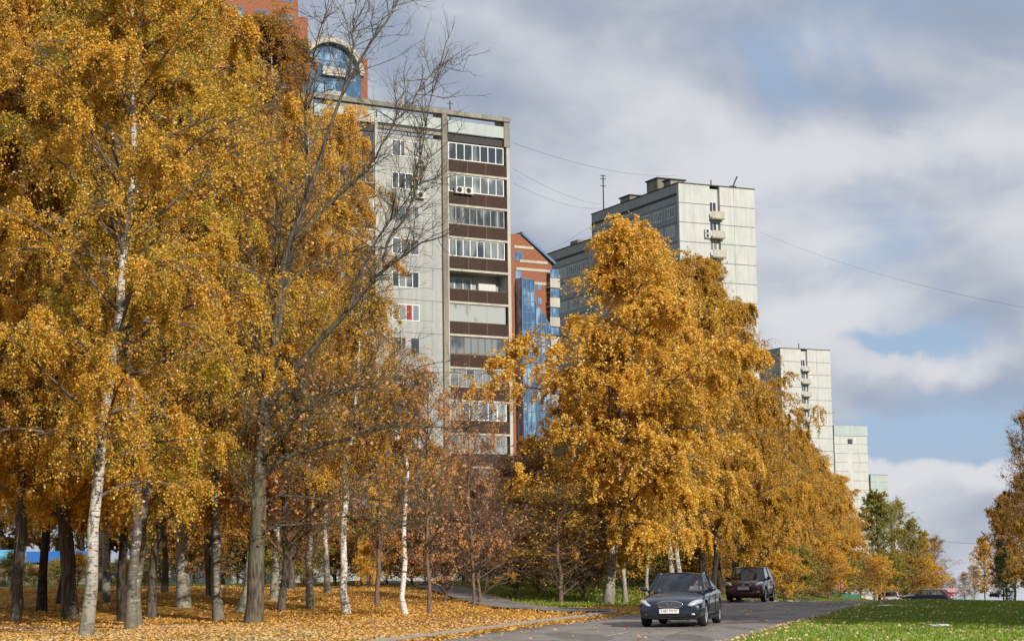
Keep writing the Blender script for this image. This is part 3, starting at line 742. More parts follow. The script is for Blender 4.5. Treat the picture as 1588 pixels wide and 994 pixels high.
for bi, (kd, a, b) in enumerate(bays):
    for k in range(NF - 1):
        zt = Z0 - ST * k; zb = zt - ST          # zb: the slab of this storey
        if kd == 'balcony':
            random.seed(bi * 31 + k)
            sl = MB().box(a, b - 0.0 if bi else b + 0.25, -0.16, 1.44, zb - 0.09, zb + 0.09).build('balcony', M['concrete_light'], b1)
            MB().box(a + 0.02, b - 0.01 if bi else b + 0.2, -0.13, -0.09, zb + 0.10, zb + 1.12).build('balcony_panel', M['balcony_brown'], sl)
            fz = MB()
            for q in (0.33, 0.66): fz.box(a + (b - a) * q - 0.025, a + (b - a) * q + 0.025, -0.155, -0.132, zb + 0.10, zb + 1.12)
            fz.box(a + 0.02, b - 0.01, -0.15, -0.07, zb + 1.12, zb + 1.17)
            fz.build('railing', M['brown_frame'], sl)
            fin = fins[(k + bi * 3) % len(fins)]
            if fin:
                window(b1, a + 0.03, b - 0.02, zb + 1.18, zt - 0.10, -0.02, fin[2], M[fin[0]], M[fin[1]], mid=fin[3], t=0.075)
            else:
                window(b1, a + 0.5, a + 3.0, zb + 0.9, zt - 0.4, 1.42, 3)
                MB().box(a + 3.5, a + 5.2, 1.0, 1.35, zb + 1.1, zb + 1.95).build('cupboard', M['white_box'], b1)
        else:
            random.seed(bi * 17 + k)
            c0 = a + 1.35
            pn = M[random.choice(['pane', 'pane', 'pane_light'])]
            wn = window(b1, c0, c0 + 2.55, zb + 0.95, zb + 2.35, -0.005, 4 if k % 3 else 3, M['white_frame'] if k % 4 != 2 else M['grey_frame'], pn)
            if k in (0, 5, 6, 7):
                MB().box(c0 + 1.2, c0 + 1.75, -0.028, -0.014, zb + 1.03, zb + 2.27).build('curtain', M['curtain_red'] if k == 4 or k == 5 else M['curtain_pale'], wn)
            if k in (0, 1): ac_unit(b1, c0 + 2.2, 0.0, zb + 0.25)
for dx, k in ((-5.6, 1), (-4.7, 1)): ac_unit(b1, dx, -0.14, Z0 - ST * (k + 1) + 1.0)
for x_, h_ in ((-5.0, 1.3), (-9.2, 0.9), (-17, 1.6)):
    MB().tube([(x_, 1.5, Z0 + 0.2), (x_, 1.5, ZR + h_)], 0.05, 6).box(x_ - 0.3, x_ + 0.3, 1.48, 1.52, ZR + h_ - 0.25, ZR + h_ - 0.2).build('antenna', M['metal_dark'], b1)
MB().box(-16, -11.5, 3, 6, Z0 + 0.3, ZR + 0.55).build('roof_hut', M['concrete'], b1)

# --- tall slabs with bare gable walls
def gable_tower(px, py, D, wid, length, gm, sm, label, storeys, name='apartment_block', rz=R(26), strip_c=0.47, detail=True, par=0.0, pale=None, pg=None):
    p = at(px, D, py); o = empty(name, (p.x, p.y, p.z - 1), rz, label, 'apartment block')
    Ht = pt(px, py, D).z - p.z + 1; st = 2.8
    sc_ = wid * strip_c; sw = 0.85
    g = MB().box(0, sc_ - sw, 0, length, 0, Ht).box(sc_ - sw + 0.001, sc_ + sw - 0.001, 0.5 if detail else 0.003, length, 0, Ht - (0.35 if detail else 0.0)).box(sc_ + sw, wid, 0, length, 0, Ht)
    j = g; j.mi = 1; n = min(storeys, int(Ht / st) - 1)
    for k in range(1, n + 1):
        z = Ht - st * k
        j.box(0.0, sc_ - sw, -0.02, 0.0, z - 0.05, z + 0.05); j.box(sc_ + sw, wid, -0.02, 0.0, z - 0.05, z + 0.05)
    for xx_ in (0.0, wid - 0.0):
        pass
    j.box(wid * 0.72, wid * 0.72 + 0.03, -0.015, 0.0, 0, Ht)
    j.build('wall', gm, o).data.materials.append(M['seam'])
    MB().box(-0.12, wid + 0.1, -0.08, length + 0.1, Ht, Ht + 0.14).build('roof', M['roof_dark'], o)
    for k in range(1, n + 1):
        z = Ht - st * k
        if detail:
            if k >= 1:
                window(o, sc_ - sw + 0.1, sc_ + sw - 0.35, z - 0.9, z + 0.55, 0.46, 2, M['white_frame'], M['pane'])
                bl = MB().box(sc_ - sw - 0.1, sc_ + sw + 0.35, -0.75, -0.68, z - 2.0, z - 1.0).box(sc_ - sw - 0.1, sc_ + sw + 0.35, -0.67, 0.48, z - 2.1, z - 1.96)
                bl.build('balcony', M['concrete_light'], o)
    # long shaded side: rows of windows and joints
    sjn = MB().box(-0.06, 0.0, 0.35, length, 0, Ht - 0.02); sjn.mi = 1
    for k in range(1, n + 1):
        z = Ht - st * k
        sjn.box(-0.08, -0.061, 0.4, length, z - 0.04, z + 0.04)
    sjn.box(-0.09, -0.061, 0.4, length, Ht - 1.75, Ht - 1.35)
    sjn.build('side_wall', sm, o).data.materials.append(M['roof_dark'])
    for k in range(1, min(n, 10) + 1):
        z = Ht - st * k - 0.15
        y = 1.2
        while y < length - 3:
            window(o, y, y + 2.6, z - 1.75, z - 0.25, -0.07, 4, M['white_frame'], M['pane_light'] if pale else M['pane'], ax='y'); y += 3.4
            if y > 40: break
    return o, Ht, p
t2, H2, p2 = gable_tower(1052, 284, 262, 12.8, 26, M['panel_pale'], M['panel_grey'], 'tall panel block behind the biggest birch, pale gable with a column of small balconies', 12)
# rooftop things on block 2
for (y, w2, h2) in ((5.5, 2.0, 1.7), (9.2, 3.2, 2.6), (17.5, 3.0, 1.6)):
    b = MB().box(2, 4.4, y, y + w2, H2 + 0.15, H2 + h2).build('roof_hut', M['concrete'], t2)
    MB().box(1.8, 4.6, y - 0.2, y + w2 + 0.2, H2 + h2 + 0.002, H2 + h2 + 0.18).build('hut_roof', M['roof_dark'], b)
an = MB().tube([(1.0, 24, H2), (1.0, 24, H2 + 6.0)], 0.09, 6)
for z in (5.8, 5.3, 4.2): an.box(0.5, 1.5, 23.95, 24.05, H2 + z, H2 + z + 0.09)
an.build('antenna', M['metal_dark'], t2)
MB().tube([(9.6, 1, H2), (10.6, 1, H2 + 2.0)], 0.1, 6).tube([(6.1, 1, H2 - 0.3), (6.1, 1, H2 + 1.1)], 0.08, 6).box(9.3, 10.3, 0.8, 1.2, H2 + 0.1, H2 + 0.5).build('antenna', M['metal_dark'], t2)
ac_unit(t2, 4.1, 0, H2 - 7.0); ac_unit(t2, 4.1, 0, H2 - 7.7); 
# lower section joined behind it
q = t2.matrix_basis @ Vector((-0.0, 26.2, 0))
bx2, Hx2, _ = gable_tower(915, 372, 291, 12.0, 24, M['panel_pale'], M['panel_grey'], 'lower grey section of panel block between the brick building and the tall pale gable', 8)
MB().box(2, 4.4, 8, 10.5, Hx2 + 0.15, Hx2 + 1.5).build('roof_hut', M['concrete'], bx2)
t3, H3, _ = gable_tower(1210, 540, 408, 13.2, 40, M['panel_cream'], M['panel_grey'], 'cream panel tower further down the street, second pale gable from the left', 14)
an = MB().tube([(5.6, 1, H3), (5.6, 1, H3 + 1.4)], 0.1, 6).build('antenna', M['metal_dark'], t3)
t4, H4, _ = gable_tower(1293, 660, 575, 12.4, 30, M['panel_cream'], M['panel_grey'], 'pale green topped panel tower far down the street, third gable from the left', 11, detail=False)
MB().box(-0.1, 12.5, -0.2, 0.0, H4 - 3.0, H4 + 0.1).build('parapet_panel', M['panel_mint'], t4)
MB().box(5.0, 6.6, -0.3, 0.0, H4 - 5.4, H4 - 4.0).build('window', M['pane'], t4)
t5, H5, _ = gable_tower(1350, 736, 750, 8.4, 20, M['panel_mint'], M['panel_grey'], 'distant grey green panel tower just above the olive tree, smallest in full view', 7, detail=False)
t6, H6, _ = gable_tower(1384, 792, 980, 7.5, 14, M['panel_pale'], M['panel_grey'], 'faint farthest tower half hidden in the tree tops down the street', 5, detail=False)

# --- orange brick building with blue glass bays
D7 = 235.0; p7 = at(800, D7)
b7 = empty('brick_building', (p7.x, p7.y, p7.z - 1), R(31), 'orange brick building with sloped roof and blue glass bays beside the grey block', 'building')
zo = p7.z - 1
def XZ(px, py, root, D, rz):     # local X and Z on the facade plane through the root corner
    r = ray(px, py); o = Vector((0, 0, EYE)); dX = Vector((math.cos(rz), math.sin(rz), 0)); nY = Vector((-math.sin(rz), math.cos(rz), 0))
    t = (root - o).dot(nY) / r.dot(nY); P = o + r * t
    return (P - root).dot(dX), P.z - root.z
root7 = Vector((p7.x, p7.y, zo))
def q7(px, py, y=0.0):
    X, Z = XZ(px, py, root7, D7, R(31)); return (X, y, Z)
pts = [q7(797, 363), q7(808, 364), q7(856, 412), (q7(856, 412)[0], 0, 0), (q7(797, 363)[0] - 14, 0, 0), (q7(797, 363)[0] - 14, 0, q7(797, 363)[2])]
MB().poly_prism(pts, (0, 12, 0)).build('wall', M['brick'], b7)
rb = MB()
for (pa, pb) in (((808, 364), (857, 411)),):
    a = q7(*pa); b = q7(*pb)
    rb.poly_prism([(a[0], -0.3, a[2]), (b[0] + 0.3, -0.3, b[2]), (b[0] + 0.3, -0.3, b[2] + 0.35), (a[0], -0.3, a[2] + 0.35)], (0, 12.5, 0))
rb.build('roof', M['steel_blue'], b7)
bd = MB()
for y_, xa, xb in ((382, 797, 827), (404, 806, 849), (416, 800, 857), (438, 820, 857)):
    a = q7(xa, y_); b = q7(xb, y_); bd.box(a[0], b[0], -0.08, 0.0, a[2] - 0.22, a[2] + 0.12)
bd.build('stone_band', M['concrete_light'], b7)
for (x0_, y0_, x1_, y1_) in ((798, 391, 810, 404), (799, 420, 808, 432), (825, 438, 831, 450), (834, 438, 839, 450), (825, 462, 831, 472), (834, 462, 840, 472)):
    a = q7(x0_, y1_); b = q7(x1_, y0_); window(b7, a[0], b[0], a[2], b[2], -0.02, 2, M['steel_blue'], M['blue_glass'])
def glass_bay(xa, xb, ytop, ytop2, dep, name='glass_bay'):
    a = q7(xa, ytop); b = q7(xb, ytop2)
    MB().poly_prism([(a[0], -dep, 0), (b[0], -dep, 0), (b[0], -dep, b[2]), (a[0], -dep, a[2])], (0, dep - 0.02, 0)).build(name, M['blue_glass'], b7)
    g = MB(); z = 6.0; top = min(a[2], b[2])
    while z < top:
        g.box(a[0] - 0.03, b[0] + 0.03, -dep - 0.06, -dep - 0.002, z, z + 0.09); z += 1.4
    for k in range(4):
        xk = a[0] + (b[0] - a[0]) * k / 3; zt = a[2] + (b[2] - a[2]) * k / 3
        g.box(xk - 0.05, xk + 0.05, -dep - 0.08, -dep - 0.002, 0, zt - 0.05)
    g.build('glazing_bars', M['steel_blue'], b7)
glass_bay(799, 818, 433, 437, 1.6)
glass_bay(823, 846, 470, 505, 1.2)
a = q7(851, 440); 
for y_ in (446, 476, 506, 536, 566, 596, 626, 656):
    p_ = q7(847, y_); q_ = q7(862, y_)
    s_ = MB().box(p_[0], q_[0], -1.0, 0.0, p_[2] - 0.1, p_[2] + 0.1).box(p_[0], q_[0], -1.0, -0.93, p_[2] + 0.1, p_[2] + 1.1).build('balcony', M['concrete_light'], b7)
    window(b7, p_[0] + 0.1, q_[0] - 0.1, p_[2] + 1.15, p_[2] + 2.3, -0.9, 3, M['steel_blue'], M['blue_glass'])

# --- brick tower with the glass arch, above the tree tops on the left
D8 = 240.0; p8 = at(568, D8); root8 = Vector((p8.x, p8.y, p8.z - 1))
b8 = empty('brick_tower', root8, R(31), 'red brick tower with a big rounded blue glass vault above the tree tops', 'building')
def q8(px, py):
    X, Z = XZ(px, py, root8, D8, R(31)); return X, Z
xr, zr = q8(568, 93); xl, _ = q8(553, 93); _, zb8 = q8(560, 150)
MB().box(xl, xr, -0.4, 12, 0, zr).build('brick_pier', M['brick'], b8)
cx, zt8 = q8(512, 62); xa8, _ = q8(560, 100); r8 = xa8 - cx; 
def arch(r, seg=28, a0=0.0, a1=PI): return [(cx + r * math.cos(a0 + (a1 - a0) * k / seg), zt8 - r8 + r * math.sin(a0 + (a1 - a0) * k / seg)) for k in range(seg + 1)]
oA = arch(r8 + 0.1); iA = arch(r8 - 0.55)
mb = MB()
rows = [[(x, yy, z) for (x, z) in prof] for prof, yy in ((iA, 10), (iA, -0.9), (oA, -0.9), (oA, 10))]
mb.grid(rows + [rows[0]]); mb.build('arch_rim', M['concrete_light'], b8)
mb = MB(); pa = arch(r8 - 0.56); mb.poly_prism([(x, 0.0, z) for x, z in pa], (0, 9, 0)); mb.build('glass_vault', M['blue_glass'], b8)
g = MB()
for k in range(-3, 4):
    hgt = math.sqrt(max(0.1, (r8 - 0.7) ** 2 - (k * r8 / 4) ** 2)); g.box(cx + k * r8 / 4 - 0.05, cx + k * r8 / 4 + 0.05, -0.08, -0.01, zt8 - r8, zt8 - r8 + hgt)
for z in (0.3, 1.6, 2.9): 
    hw = math.sqrt(max(0.1, (r8 - 0.7) ** 2 - z ** 2)); g.box(cx - hw, cx + hw, -0.085, -0.012, zt8 - r8 + z, zt8 - r8 + z + 0.1)
g.build('glazing_bars', M['steel_blue'], b8)
MB().box(cx - r8 - 12, xl - 0.02, 0.3, 12, 0, zt8 - r8).build('wall', M['brick'], b8)
MB().box(cx - r8 * 0.95, cx + r8 * 0.92, -0.75, 0.25, 3, zt8 - r8 - 0.02).build('glass_bay', M['blue_glass'], b8)
for k in range(5):
    z = zt8 - r8 - 0.4 - k * 3.2
    s_ = MB().box(cx - 1.7, cx + 1.7, -1.3, -0.76, z - 0.25, z).build('balcony', M['concrete_light'], b8)
    MB().box(cx - 1.6, cx + 1.6, -1.28, -1.2, z + 0.002, z + 0.9).build('balcony_panel', M['concrete_light'], s_)
xt, ztt = q8(455, -60); xt2, _ = q8(330, -60)
MB().box(xt2, xt, -1.5, 10, 0, ztt).build('upper_wall', M['brick'], b8)
for k in range(7):
    for j_ in range(3):
        xw = xt - 2.6 - j_ * 3.4; zw = ztt - 3 - k * 3.1; window(b8, xw, xw + 1.8, zw, zw + 1.5, -1.53, 2, M['steel_blue'], M['blue_glass'])
xs, zs = q8(475, 30); MB().box(xt + 0.01, xs, -0.5, 9, 0, zs).build('stair_wall', M['brick'], b8)

# --- wires
def wire(a, b, sag, label, rad=0.022):
    rad *= 0.4
    pts_ = [a.lerp(b, k / 24) - Vector((0, 0, sag * 4 * (k / 24) * (1 - k / 24))) for k in range(25)]
    tag(MB().tube(pts_, rad, 5).build('overhead_wire', M['metal_dark'], smooth=True), label, 'wire')
wire(pt(796, 222, 161), pt(1052, 272, 262), 1.0, 'highest thin wire from the balcony block roof to the tall pale gable', 0.03)
wire(pt(796, 262, 161), pt(945, 318, 285), 0.8, 'thin wire just below the highest one, between the two block roofs', 0.028)
wire(pt(797, 285, 161), pt(940, 322, 285), 0.9, 'lower wire sagging between the balcony block and the roof antenna', 0.028)
wire(pt(840, 392, 235), pt(945, 326, 285), 0.7, 'short slanting wire rising from the brick building to the roof antenna', 0.035)
wire(pt(1174, 358, 264), pt(1760, 505, 150), 1.5, 'long thin wire running down from the tall pale gable to the right', 0.026)
wire(pt(1400, 826, 260), pt(1540, 843, 170), 0.4, 'street wire hanging low between the far trees at the end of the road', 0.035)

# ------------------------------------------------------------------ planting
def P_(px, py): return ground(px, py)
G_LEFT = 'trunks of the birch grove at the left'
plant('birch_b', 'birch_tree', P_(24, 966), 22, 'dark slim trunk at the left edge of the photo with golden crown', rz=0.4, bark_m=M['bark_linden'])
plant('birch_a', 'birch_tree', P_(64, 949), 22, 'thin dark trunk, second from the left edge, with golden crown', rz=2.0, bark_m=M['bark_dark'], leaf_m=M['leaf_lime'], tilt=(0, 0.01))
plant('linden', 'linden_tree', P_(99, 936), 23, 'thick black-brown trunk between thin dark trunk and the white birch at the left', rz=1.2, wide=1.0, leaf_m=M['leaf_gold'], bark_m=M['bark_dark'])
plant('birch_a', 'birch_tree', P_(131, 988), 21, 'brightest white birch of the left grove, foremost and leaning slightly right', rz=-0.15, tilt=(0, 0.03))
plant('birch_b', 'birch_tree', P_(190, 966), 21, 'straight dark trunk of a close group of three, its leftmost', rz=1.9, bark_m=M['bark_dark'])
plant('birch_b', 'birch_tree', P_(203, 978), 22, 'black and white mottled birch, middle of close group of three trunks', rz=0.6, tilt=(0, -0.01), bark_m=M['bark_birchdark'], leaf_m=M['leaf_lime'])
plant('thin_birch', 'birch_tree', P_(212, 972), 17, 'birch trunk leaning strongly right out of a close group of three', rz=0.1, tilt=(0, 0.13), wide=1.1, bark_m=M['bark_birchdark'])
plant('birch_a', 'birch_tree', P_(340, 962), 22, 'birch with flaking white trunk just left of the bare grey tree', rz=2.9, tilt=(0, 0.01), bark_m=M['bark_birchdark'], leaf_m=M['leaf_lime'])
plant('thin_birch', 'birch_tree', P_(372, 950), 16, 'thin birch leaning left behind the bare grey tree', rz=3.3, tilt=(0, -0.07), wide=1.2)
plant('bare', 'young_tree', P_(436, 948), 10.5, 'grey brown trunk right of the bare grey tree, twiggy with copper leaves', rz=0.3, wide=1.1, bark_m=M['bark_linden'], leaf_m=M['leaf_copper'])
plant('thin_birch', 'birch_tree', P_(540, 953), 12.8, 'slim pale birch bending right, left of the whitest slender one', rz=0.2, tilt=(0, 0.02), bark_m=M['bark_birchlight'])
plant('thin_birch', 'birch_tree', P_(631, 954), 9.6, 'slender bright white birch standing before the shrubs near the kerb', rz=1.0, tilt=(0, 0.03), bark_m=M['bark_birchlight'])
# second rank of the grove, their crowns fill the left of the picture
rk = [(-60, 62), (30, 72), (110, 66), (165, 78), (235, 66), (285, 74), (330, 84), (424, 80), (452, 94), (482, 74), (255, 92), (150, 96), (20, 98), (508, 88)]
for i, (px, D) in enumerate(rk):
    pyt = {452: 150, 500: 250, 424: 20, 330: -30}.get(px, None)
    h_ = tall(px, D, pyt) if pyt is not None else 23 + (i % 3)
    if px == 482: h_ = tall(px, D, 160)
    if px == 508: h_ = tall(px, D, 175)
    plant(['birch_a', 'birch_b', 'birch_c'][i % 3] if i != 8 else 'birch_b', 'birch_tree', at(px, D), h_, 'golden birch standing inside the left grove, its crown merging with the others', 'birches inside the left grove', rz=i * 1.7, wide=0.85 if px >= 482 else 0.9,
          bark_m=M['bark_birch'] if i % 2 else M['bark_linden'], leaf_m=[None, M['leaf_amber'], None, M['leaf_rust']][i % 4] if i % 3 != 2 else M['leaf_gold'])  # every other trunk takes darker bark, the grove's shade put into its colour


# the bare grey tree in the foreground, limbs laid out one by one
def limb_tree():
    rg = np.random.default_rng(5); base = P_(393, 967); D = base.y
    def L(p, d0=0.0, d1=0.0):
        out = []
        for i, (px, py) in enumerate(p):
            f = i / (len(p) - 1); out.append(pt(px, py, D + d0 + (d1 - d0) * f) - base)
        return np.array(out)
    limbs = [  # polyline, depth start/end, radius start/end
        (L([(393, 968), (396, 925), (397, 870), (401, 800), (402, 740), (406, 680), (411, 615)]), 0.30, 0.20),
        (L([(411, 615), (424, 540), (432, 450), (448, 380), (470, 320), (500, 240), (530, 150), (575, 70), (612, 10), (640, -40)], 0, -1.5), 0.14, 0.008),
        (L([(413, 600), (430, 520), (442, 440), (455, 370), (478, 290), (474, 200), (480, 120), (500, 30), (515, -30)], 0, 1.5), 0.11, 0.008),
        (L([(411, 640), (445, 590), (490, 535), (540, 480), (580, 435), (620, 400), (660, 375), (700, 362)], 0, -2.5), 0.13, 0.01),
        (L([(598, 418), (600, 380), (632, 330), (648, 260), (662, 180), (676, 120)], -1.6, -2.6), 0.05, 0.01),
        (L([(540, 480), (560, 420), (600, 350), (640, 300), (670, 240)], -1.2, -0.5), 0.05, 0.01),
        (L([(448, 380), (500, 330), (560, 270), (610, 200), (650, 140), (680, 100)], -0.4, 0.8), 0.06, 0.01),
        (L([(432, 460), (470, 420), (520, 400), (560, 385), (600, 385)], -0.2, 1.6), 0.05, 0.01),
        (L([(404, 745), (440, 712), (500, 692), (560, 672), (620, 660), (700, 664), (740, 660)], 0, -2.5), 0.09, 0.012),
        (L([(402, 790), (430, 770), (500, 775), (580, 776), (640, 780), (700, 784)], 0, 1.2), 0.06, 0.01),
        (L([(400, 840), (430, 815), (500, 812), (545, 800), (600, 810), (650, 818)], 0, -1.5), 0.06, 0.01),
        (L([(409, 690), (450, 655), (490, 620), (540, 600), (600, 590), (650, 570)], 0, 2.0), 0.075, 0.01),
        (L([(407, 660), (440, 630), (480, 615), (540, 606), (600, 560)], 0, -2.0), 0.06, 0.01),
        (L([(400, 800), (388, 770), (378, 730), (366, 690), (378, 650), (372, 600)], 0, -1.0), 0.07, 0.012),
        (L([(411, 600), (404, 540), (390, 500), (395, 430), (380, 360)], 0, 1.2), 0.07, 0.01),
        (L([(430, 470), (424, 400), (430, 320), (420, 230), (428, 150)], 0, 0.8), 0.07, 0.01),
        (L([(402, 715), (430, 690), (470, 640), (500, 640), (560, 640)], 0, -3.0), 0.06, 0.01),
        (L([(530, 150), (545, 90), (548, 30), (560, -20)], -0.7, -0.2), 0.04, 0.01),
    ]
    parts = []; Ps = []; Rs = []
    for k, (p, ra, rb_) in enumerate(limbs):
        N = 24 if k == 0 else 20
        f = np.linspace(0, len(p) - 1, N); i = np.minimum(f.astype(int), len(p) - 2); fr = (f - i)[:, None]
        # Catmull-Rom smoothing
        g_ = lambda j: p[np.clip(j, 0, len(p) - 1)]
        a, b, c, d = g_(i - 1), g_(i), g_(i + 1), g_(i + 2)
        q = 0.5 * ((2 * b) + (c - a) * fr + (2 * a - 5 * b + 4 * c - d) * fr ** 2 + (3 * b - a - 3 * c + d) * fr ** 3)
        if k: q[1:] += rg.normal(0, 0.03, (N - 1, 3))
        rr = np.linspace(ra, rb_, N)
        if k == 0: rr[:3] *= [1.28, 1.12, 1.04]
        parts.append(tubes(q[None], rr[None], 14 if k == 0 else 7))
        if k: Ps.append(q); Rs.append(rr)
    Pa = np.array(Ps); nb = len(Pa)
    lens = np.linalg.norm(np.diff(Pa, axis=1), axis=2).sum(1)
    # side branches, twigs and finer twigs
    par = rg.choice(nb, 560, p=lens / lens.sum()); t = rg.uniform(0.15, 1, 560)
    O, T = interp_poly(Pa[par], t); Dd = norm(T * 0.7 + rg.normal(0, 0.55, (560, 3)) + np.array([0, 0, 0.22]))
    L2 = rg.uniform(0.9, 2.4, 560); P2 = curves(rg, O, Dd, L2, 8, -0.03, 0.13)
    parts.append(tubes(P2, np.full((560, 1), 0.016) * (1 - np.linspace(0, 1, 8)[None] * 0.75), 4))
    C = 3400; par = rg.integers(0, 560, C); O, T = interp_poly(P2[par], rg.uniform(0.1, 1, C))
    P3 = curves(rg, O, norm(T * 0.7 + rg.normal(0, 0.5, (C, 3)) + np.array([0, 0, 0.2])), rg.uniform(0.3, 1.1, C), 5, -0.02, 0.16)
    parts.append(tubes(P3, np.full((C, 1), 0.009) * (1 - np.linspace(0, 1, 5)[None] * 0.6), 3))
    Cn = 6500; par = rg.integers(0, C, Cn); O, T = interp_poly(P3[par], rg.uniform(0.2, 1, Cn))
    P4 = curves(rg, O, norm(T * 0.7 + rg.normal(0, 0.5, (Cn, 3))), rg.uniform(0.15, 0.45, Cn), 4, 0, 0.16)
    parts.append(tubes(P4, np.full((Cn, 1), 0.0045) * (1 - np.linspace(0, 1, 4)[None] * 0.5), 3))
    o = empty('bare_tree', base, 0, 'nearly leafless grey tree with long spreading limbs in front of the golden grove', 'tree')
    link('trunk', np_mesh('bare_tree_trunk', *join(parts), M['bark_oak'], True), o)
    tips = P4[:, -1]; tips = tips[(tips[:, 2] < 9.0)]; sel = tips[rg.random(len(tips)) < 0.26]
    hi_ = P4[:, -1]; hi_ = hi_[hi_[:, 2] >= 9.0]; sel = np.concatenate([sel, hi_[rg.random(len(hi_)) < 0.008]])
    sel = np.repeat(sel, 2, 0) + rg.normal(0, 0.07, (len(sel) * 2, 3))
    V_, F_ = leaf_quads(rg, sel, 0.09, 0.16, 0.3)
    link('leaves', np_mesh('bare_tree_leaves', V_, F_, M['leaf_copper']), o)
limb_tree()

# copper leaved trees and shrubs between the grove and the big birch
plant('sparse', 'copper_tree', at(665, 66), tall(665, 66, 590), 'sparse copper leaved tree in front of the lower balconies', rz=0.3, wide=0.9)
plant('sparse', 'copper_tree', at(735, 78), tall(735, 78, 625), 'copper pink leaved tree just left of the big golden birch', rz=2.0, wide=0.8)
plant('bare', 'young_tree', at(585, 76), tall(585, 76, 600), 'thin twiggy tree with few brown leaves behind the slender birches', rz=1.0, wide=0.85, leaf_m=M['leaf_rust'])
plant('bare', 'young_tree', at(480, 88), tall(480, 88, 640), 'twiggy brown tree behind the fork of the bare grey tree', rz=2.2, wide=1.0, leaf_m=M['leaf_copper'])
plant('shrub', 'bare_shrub', P_(745, 936), tall(745, 80, 745), 'reddish leafless shrub tree with forked pale stem beside the footpath', rz=0.2, wide=1.2)
plant('shrub', 'bare_shrub', P_(690, 933), tall(690, 84, 790), 'smaller grey twiggy shrub next to the slender white birch', rz=2.6, wide=1.3, leaf_m=M['leaf_copper'])
plant('shrub', 'bare_shrub', P_(868, 935), tall(868, 82, 760), 'wide spreading twiggy shrub left of the big birch trunk', rz=1.4, wide=1.9, leaf_m=M['leaf_gold'])
plant('shrub', 'bare_shrub', P_(905, 928), tall(905, 92, 770), 'twiggy shrub with brown leaves close behind the big birch trunk', rz=4.4, wide=1.6, leaf_m=M['leaf_gold'])
plant('shrub', 'bare_shrub', P_(800, 925), tall(800, 105, 735), 'dark red leaved shrub under the lowest balconies', rz=3.4, wide=1.5)
plant('bush', 'golden_bush', at(836, 100), tall(836, 100, 745), 'tall golden bush between the red shrub and the big birch', rz=3.0, wide=1.1, leaf_m=M['leaf_amber'], cat='bush')
plant('bush', 'small_bush', at(570, 98), 2.3, 'little bright yellow bush on the green grass beyond the footpath', rz=0.5, wide=0.7, leaf_m=M['leaf_amber'], cat='bush')
bb = [(470, 112), (520, 118), (600, 116), (640, 108), (690, 112), (740, 116), (790, 112), (835, 108), (880, 112), (925, 110), (970, 116), (300, 118), (250, 128), (200, 132), (380, 126), (430, 124), (560, 140), (660, 138), (760, 136), (860, 132), (1000, 136), (1030, 142), (1062, 140), (1095, 150), (1128, 152), (1155, 156), (1180, 160), (950, 150), (1110, 134)]
bb += [(915, 124), (955, 126), (992, 124), (1020, 128), (1072, 130), (1100, 128)]  # bushes added to darken the lit gap under the crowns
bb += [(22, 128), (52, 134), (88, 130), (120, 138), (158, 132), (185, 140), (225, 134)]
for i, (px, D) in enumerate(bb):
    plant('bush', 'undergrowth_bush', at(px, D), 3.0 + (i * 37 % 17) / 10.0 if px > 236 else 1.3 + (i % 3) * 0.4, *(('olive and yellow bush in the undergrowth behind the footpath', 'undergrowth behind the footpath') if px > 236 else ('low olive bush at the back of the grove near the blue roofed pavilion', 'bushes near the blue roofed pavilion')), rz=i * 1.3, wide=1.25, cat='bush',
          leaf_m=[None, M['leaf_rust'], None, M['leaf_gold'], M['leaf_rust']][i % 5])
# the wood behind
bw = [(0, 190, 640, 'linden'), (70, 196, 600, 'linden'), (130, 188, 560, 'birch_c'), (210, 140, 600, 'linden'), (280, 120, 560, 'linden'), (345, 132, 560, 'birch_c'), (410, 122, 620, 'linden'),
      (470, 138, 650, 'bare'), (520, 124, 710, 'linden'), (575, 135, 680, 'bare'), (625, 122, 690, 'linden'), (675, 136, 700, 'bare'), (720, 124, 730, 'linden'), (770, 130, 740, 'bare'), (830, 124, 690, 'linden'), (880, 130, 640, 'bare')]
bw += [(930, 142, 700, 'linden'), (985, 150, 650, 'linden'), (1040, 146, 640, 'linden'), (1085, 158, 640, 'linden'), (1130, 165, 640, 'linden'), (1165, 178, 700, 'linden'), (1195, 190, 720, 'linden'), (-30, 200, 600, 'linden'), (170, 185, 620, 'linden'), (320, 165, 620, 'linden')]
for i, (px, D, py, k) in enumerate(bw):
    plant(k, 'woodland_tree', at(px, D), tall(px, D, py), 'brown and gold tree of the dim wood behind the grove and shrubs', 'wood behind the grove', rz=i * 2.1, wide=0.95, leaf_m=[M['leaf_rust'], M['leaf_gold'], M['leaf_rust']][i % 3])

# the big golden birch and its neighbours along the road
plant('birch_c', 'birch_tree', P_(943, 936), tall(1000, 87, 332), 'biggest golden birch, weeping amber crown over the dark sedan', rz=0.5, tilt=(0, 0.05), wide=1.16)
plant('birch_c', 'birch_tree', P_(970, 934), tall(900, 92, 500), 'amber birch crown filling in left behind the biggest golden birch', rz=2.6, tilt=(0, -0.02), wide=0.75)
rw = [(1003, 97, 430, 'birch_b', 0.8), (1045, 101, 385, 'birch_c', 0.8), (1060, 106, 420, 'birch_d', 0.85), (1090, 111, 405, 'birch_d', 0.9), (1104, 117, 430, 'birch_d', 0.9), (1119, 122, 452, 'birch_d', 0.9), (1138, 131, 478, 'birch_c', 0.8)]
wl = ['narrow dark trunk just right of the big birch, first of the shaded row', 'birch in the shaded row right above the sedan roof, amber crown', 'second mottled trunk above the sedan in the shaded roadside row',
      'dark trunk right behind the sedan, first of three shade-darkened ones', 'middle one of three shade-darkened trunks between the sedan and the maroon car', 'last shade-darkened trunk left of the maroon car', 'tree whose amber crown hangs right over the maroon car']  # the darkest trunks carry the row's shade in their bark colour
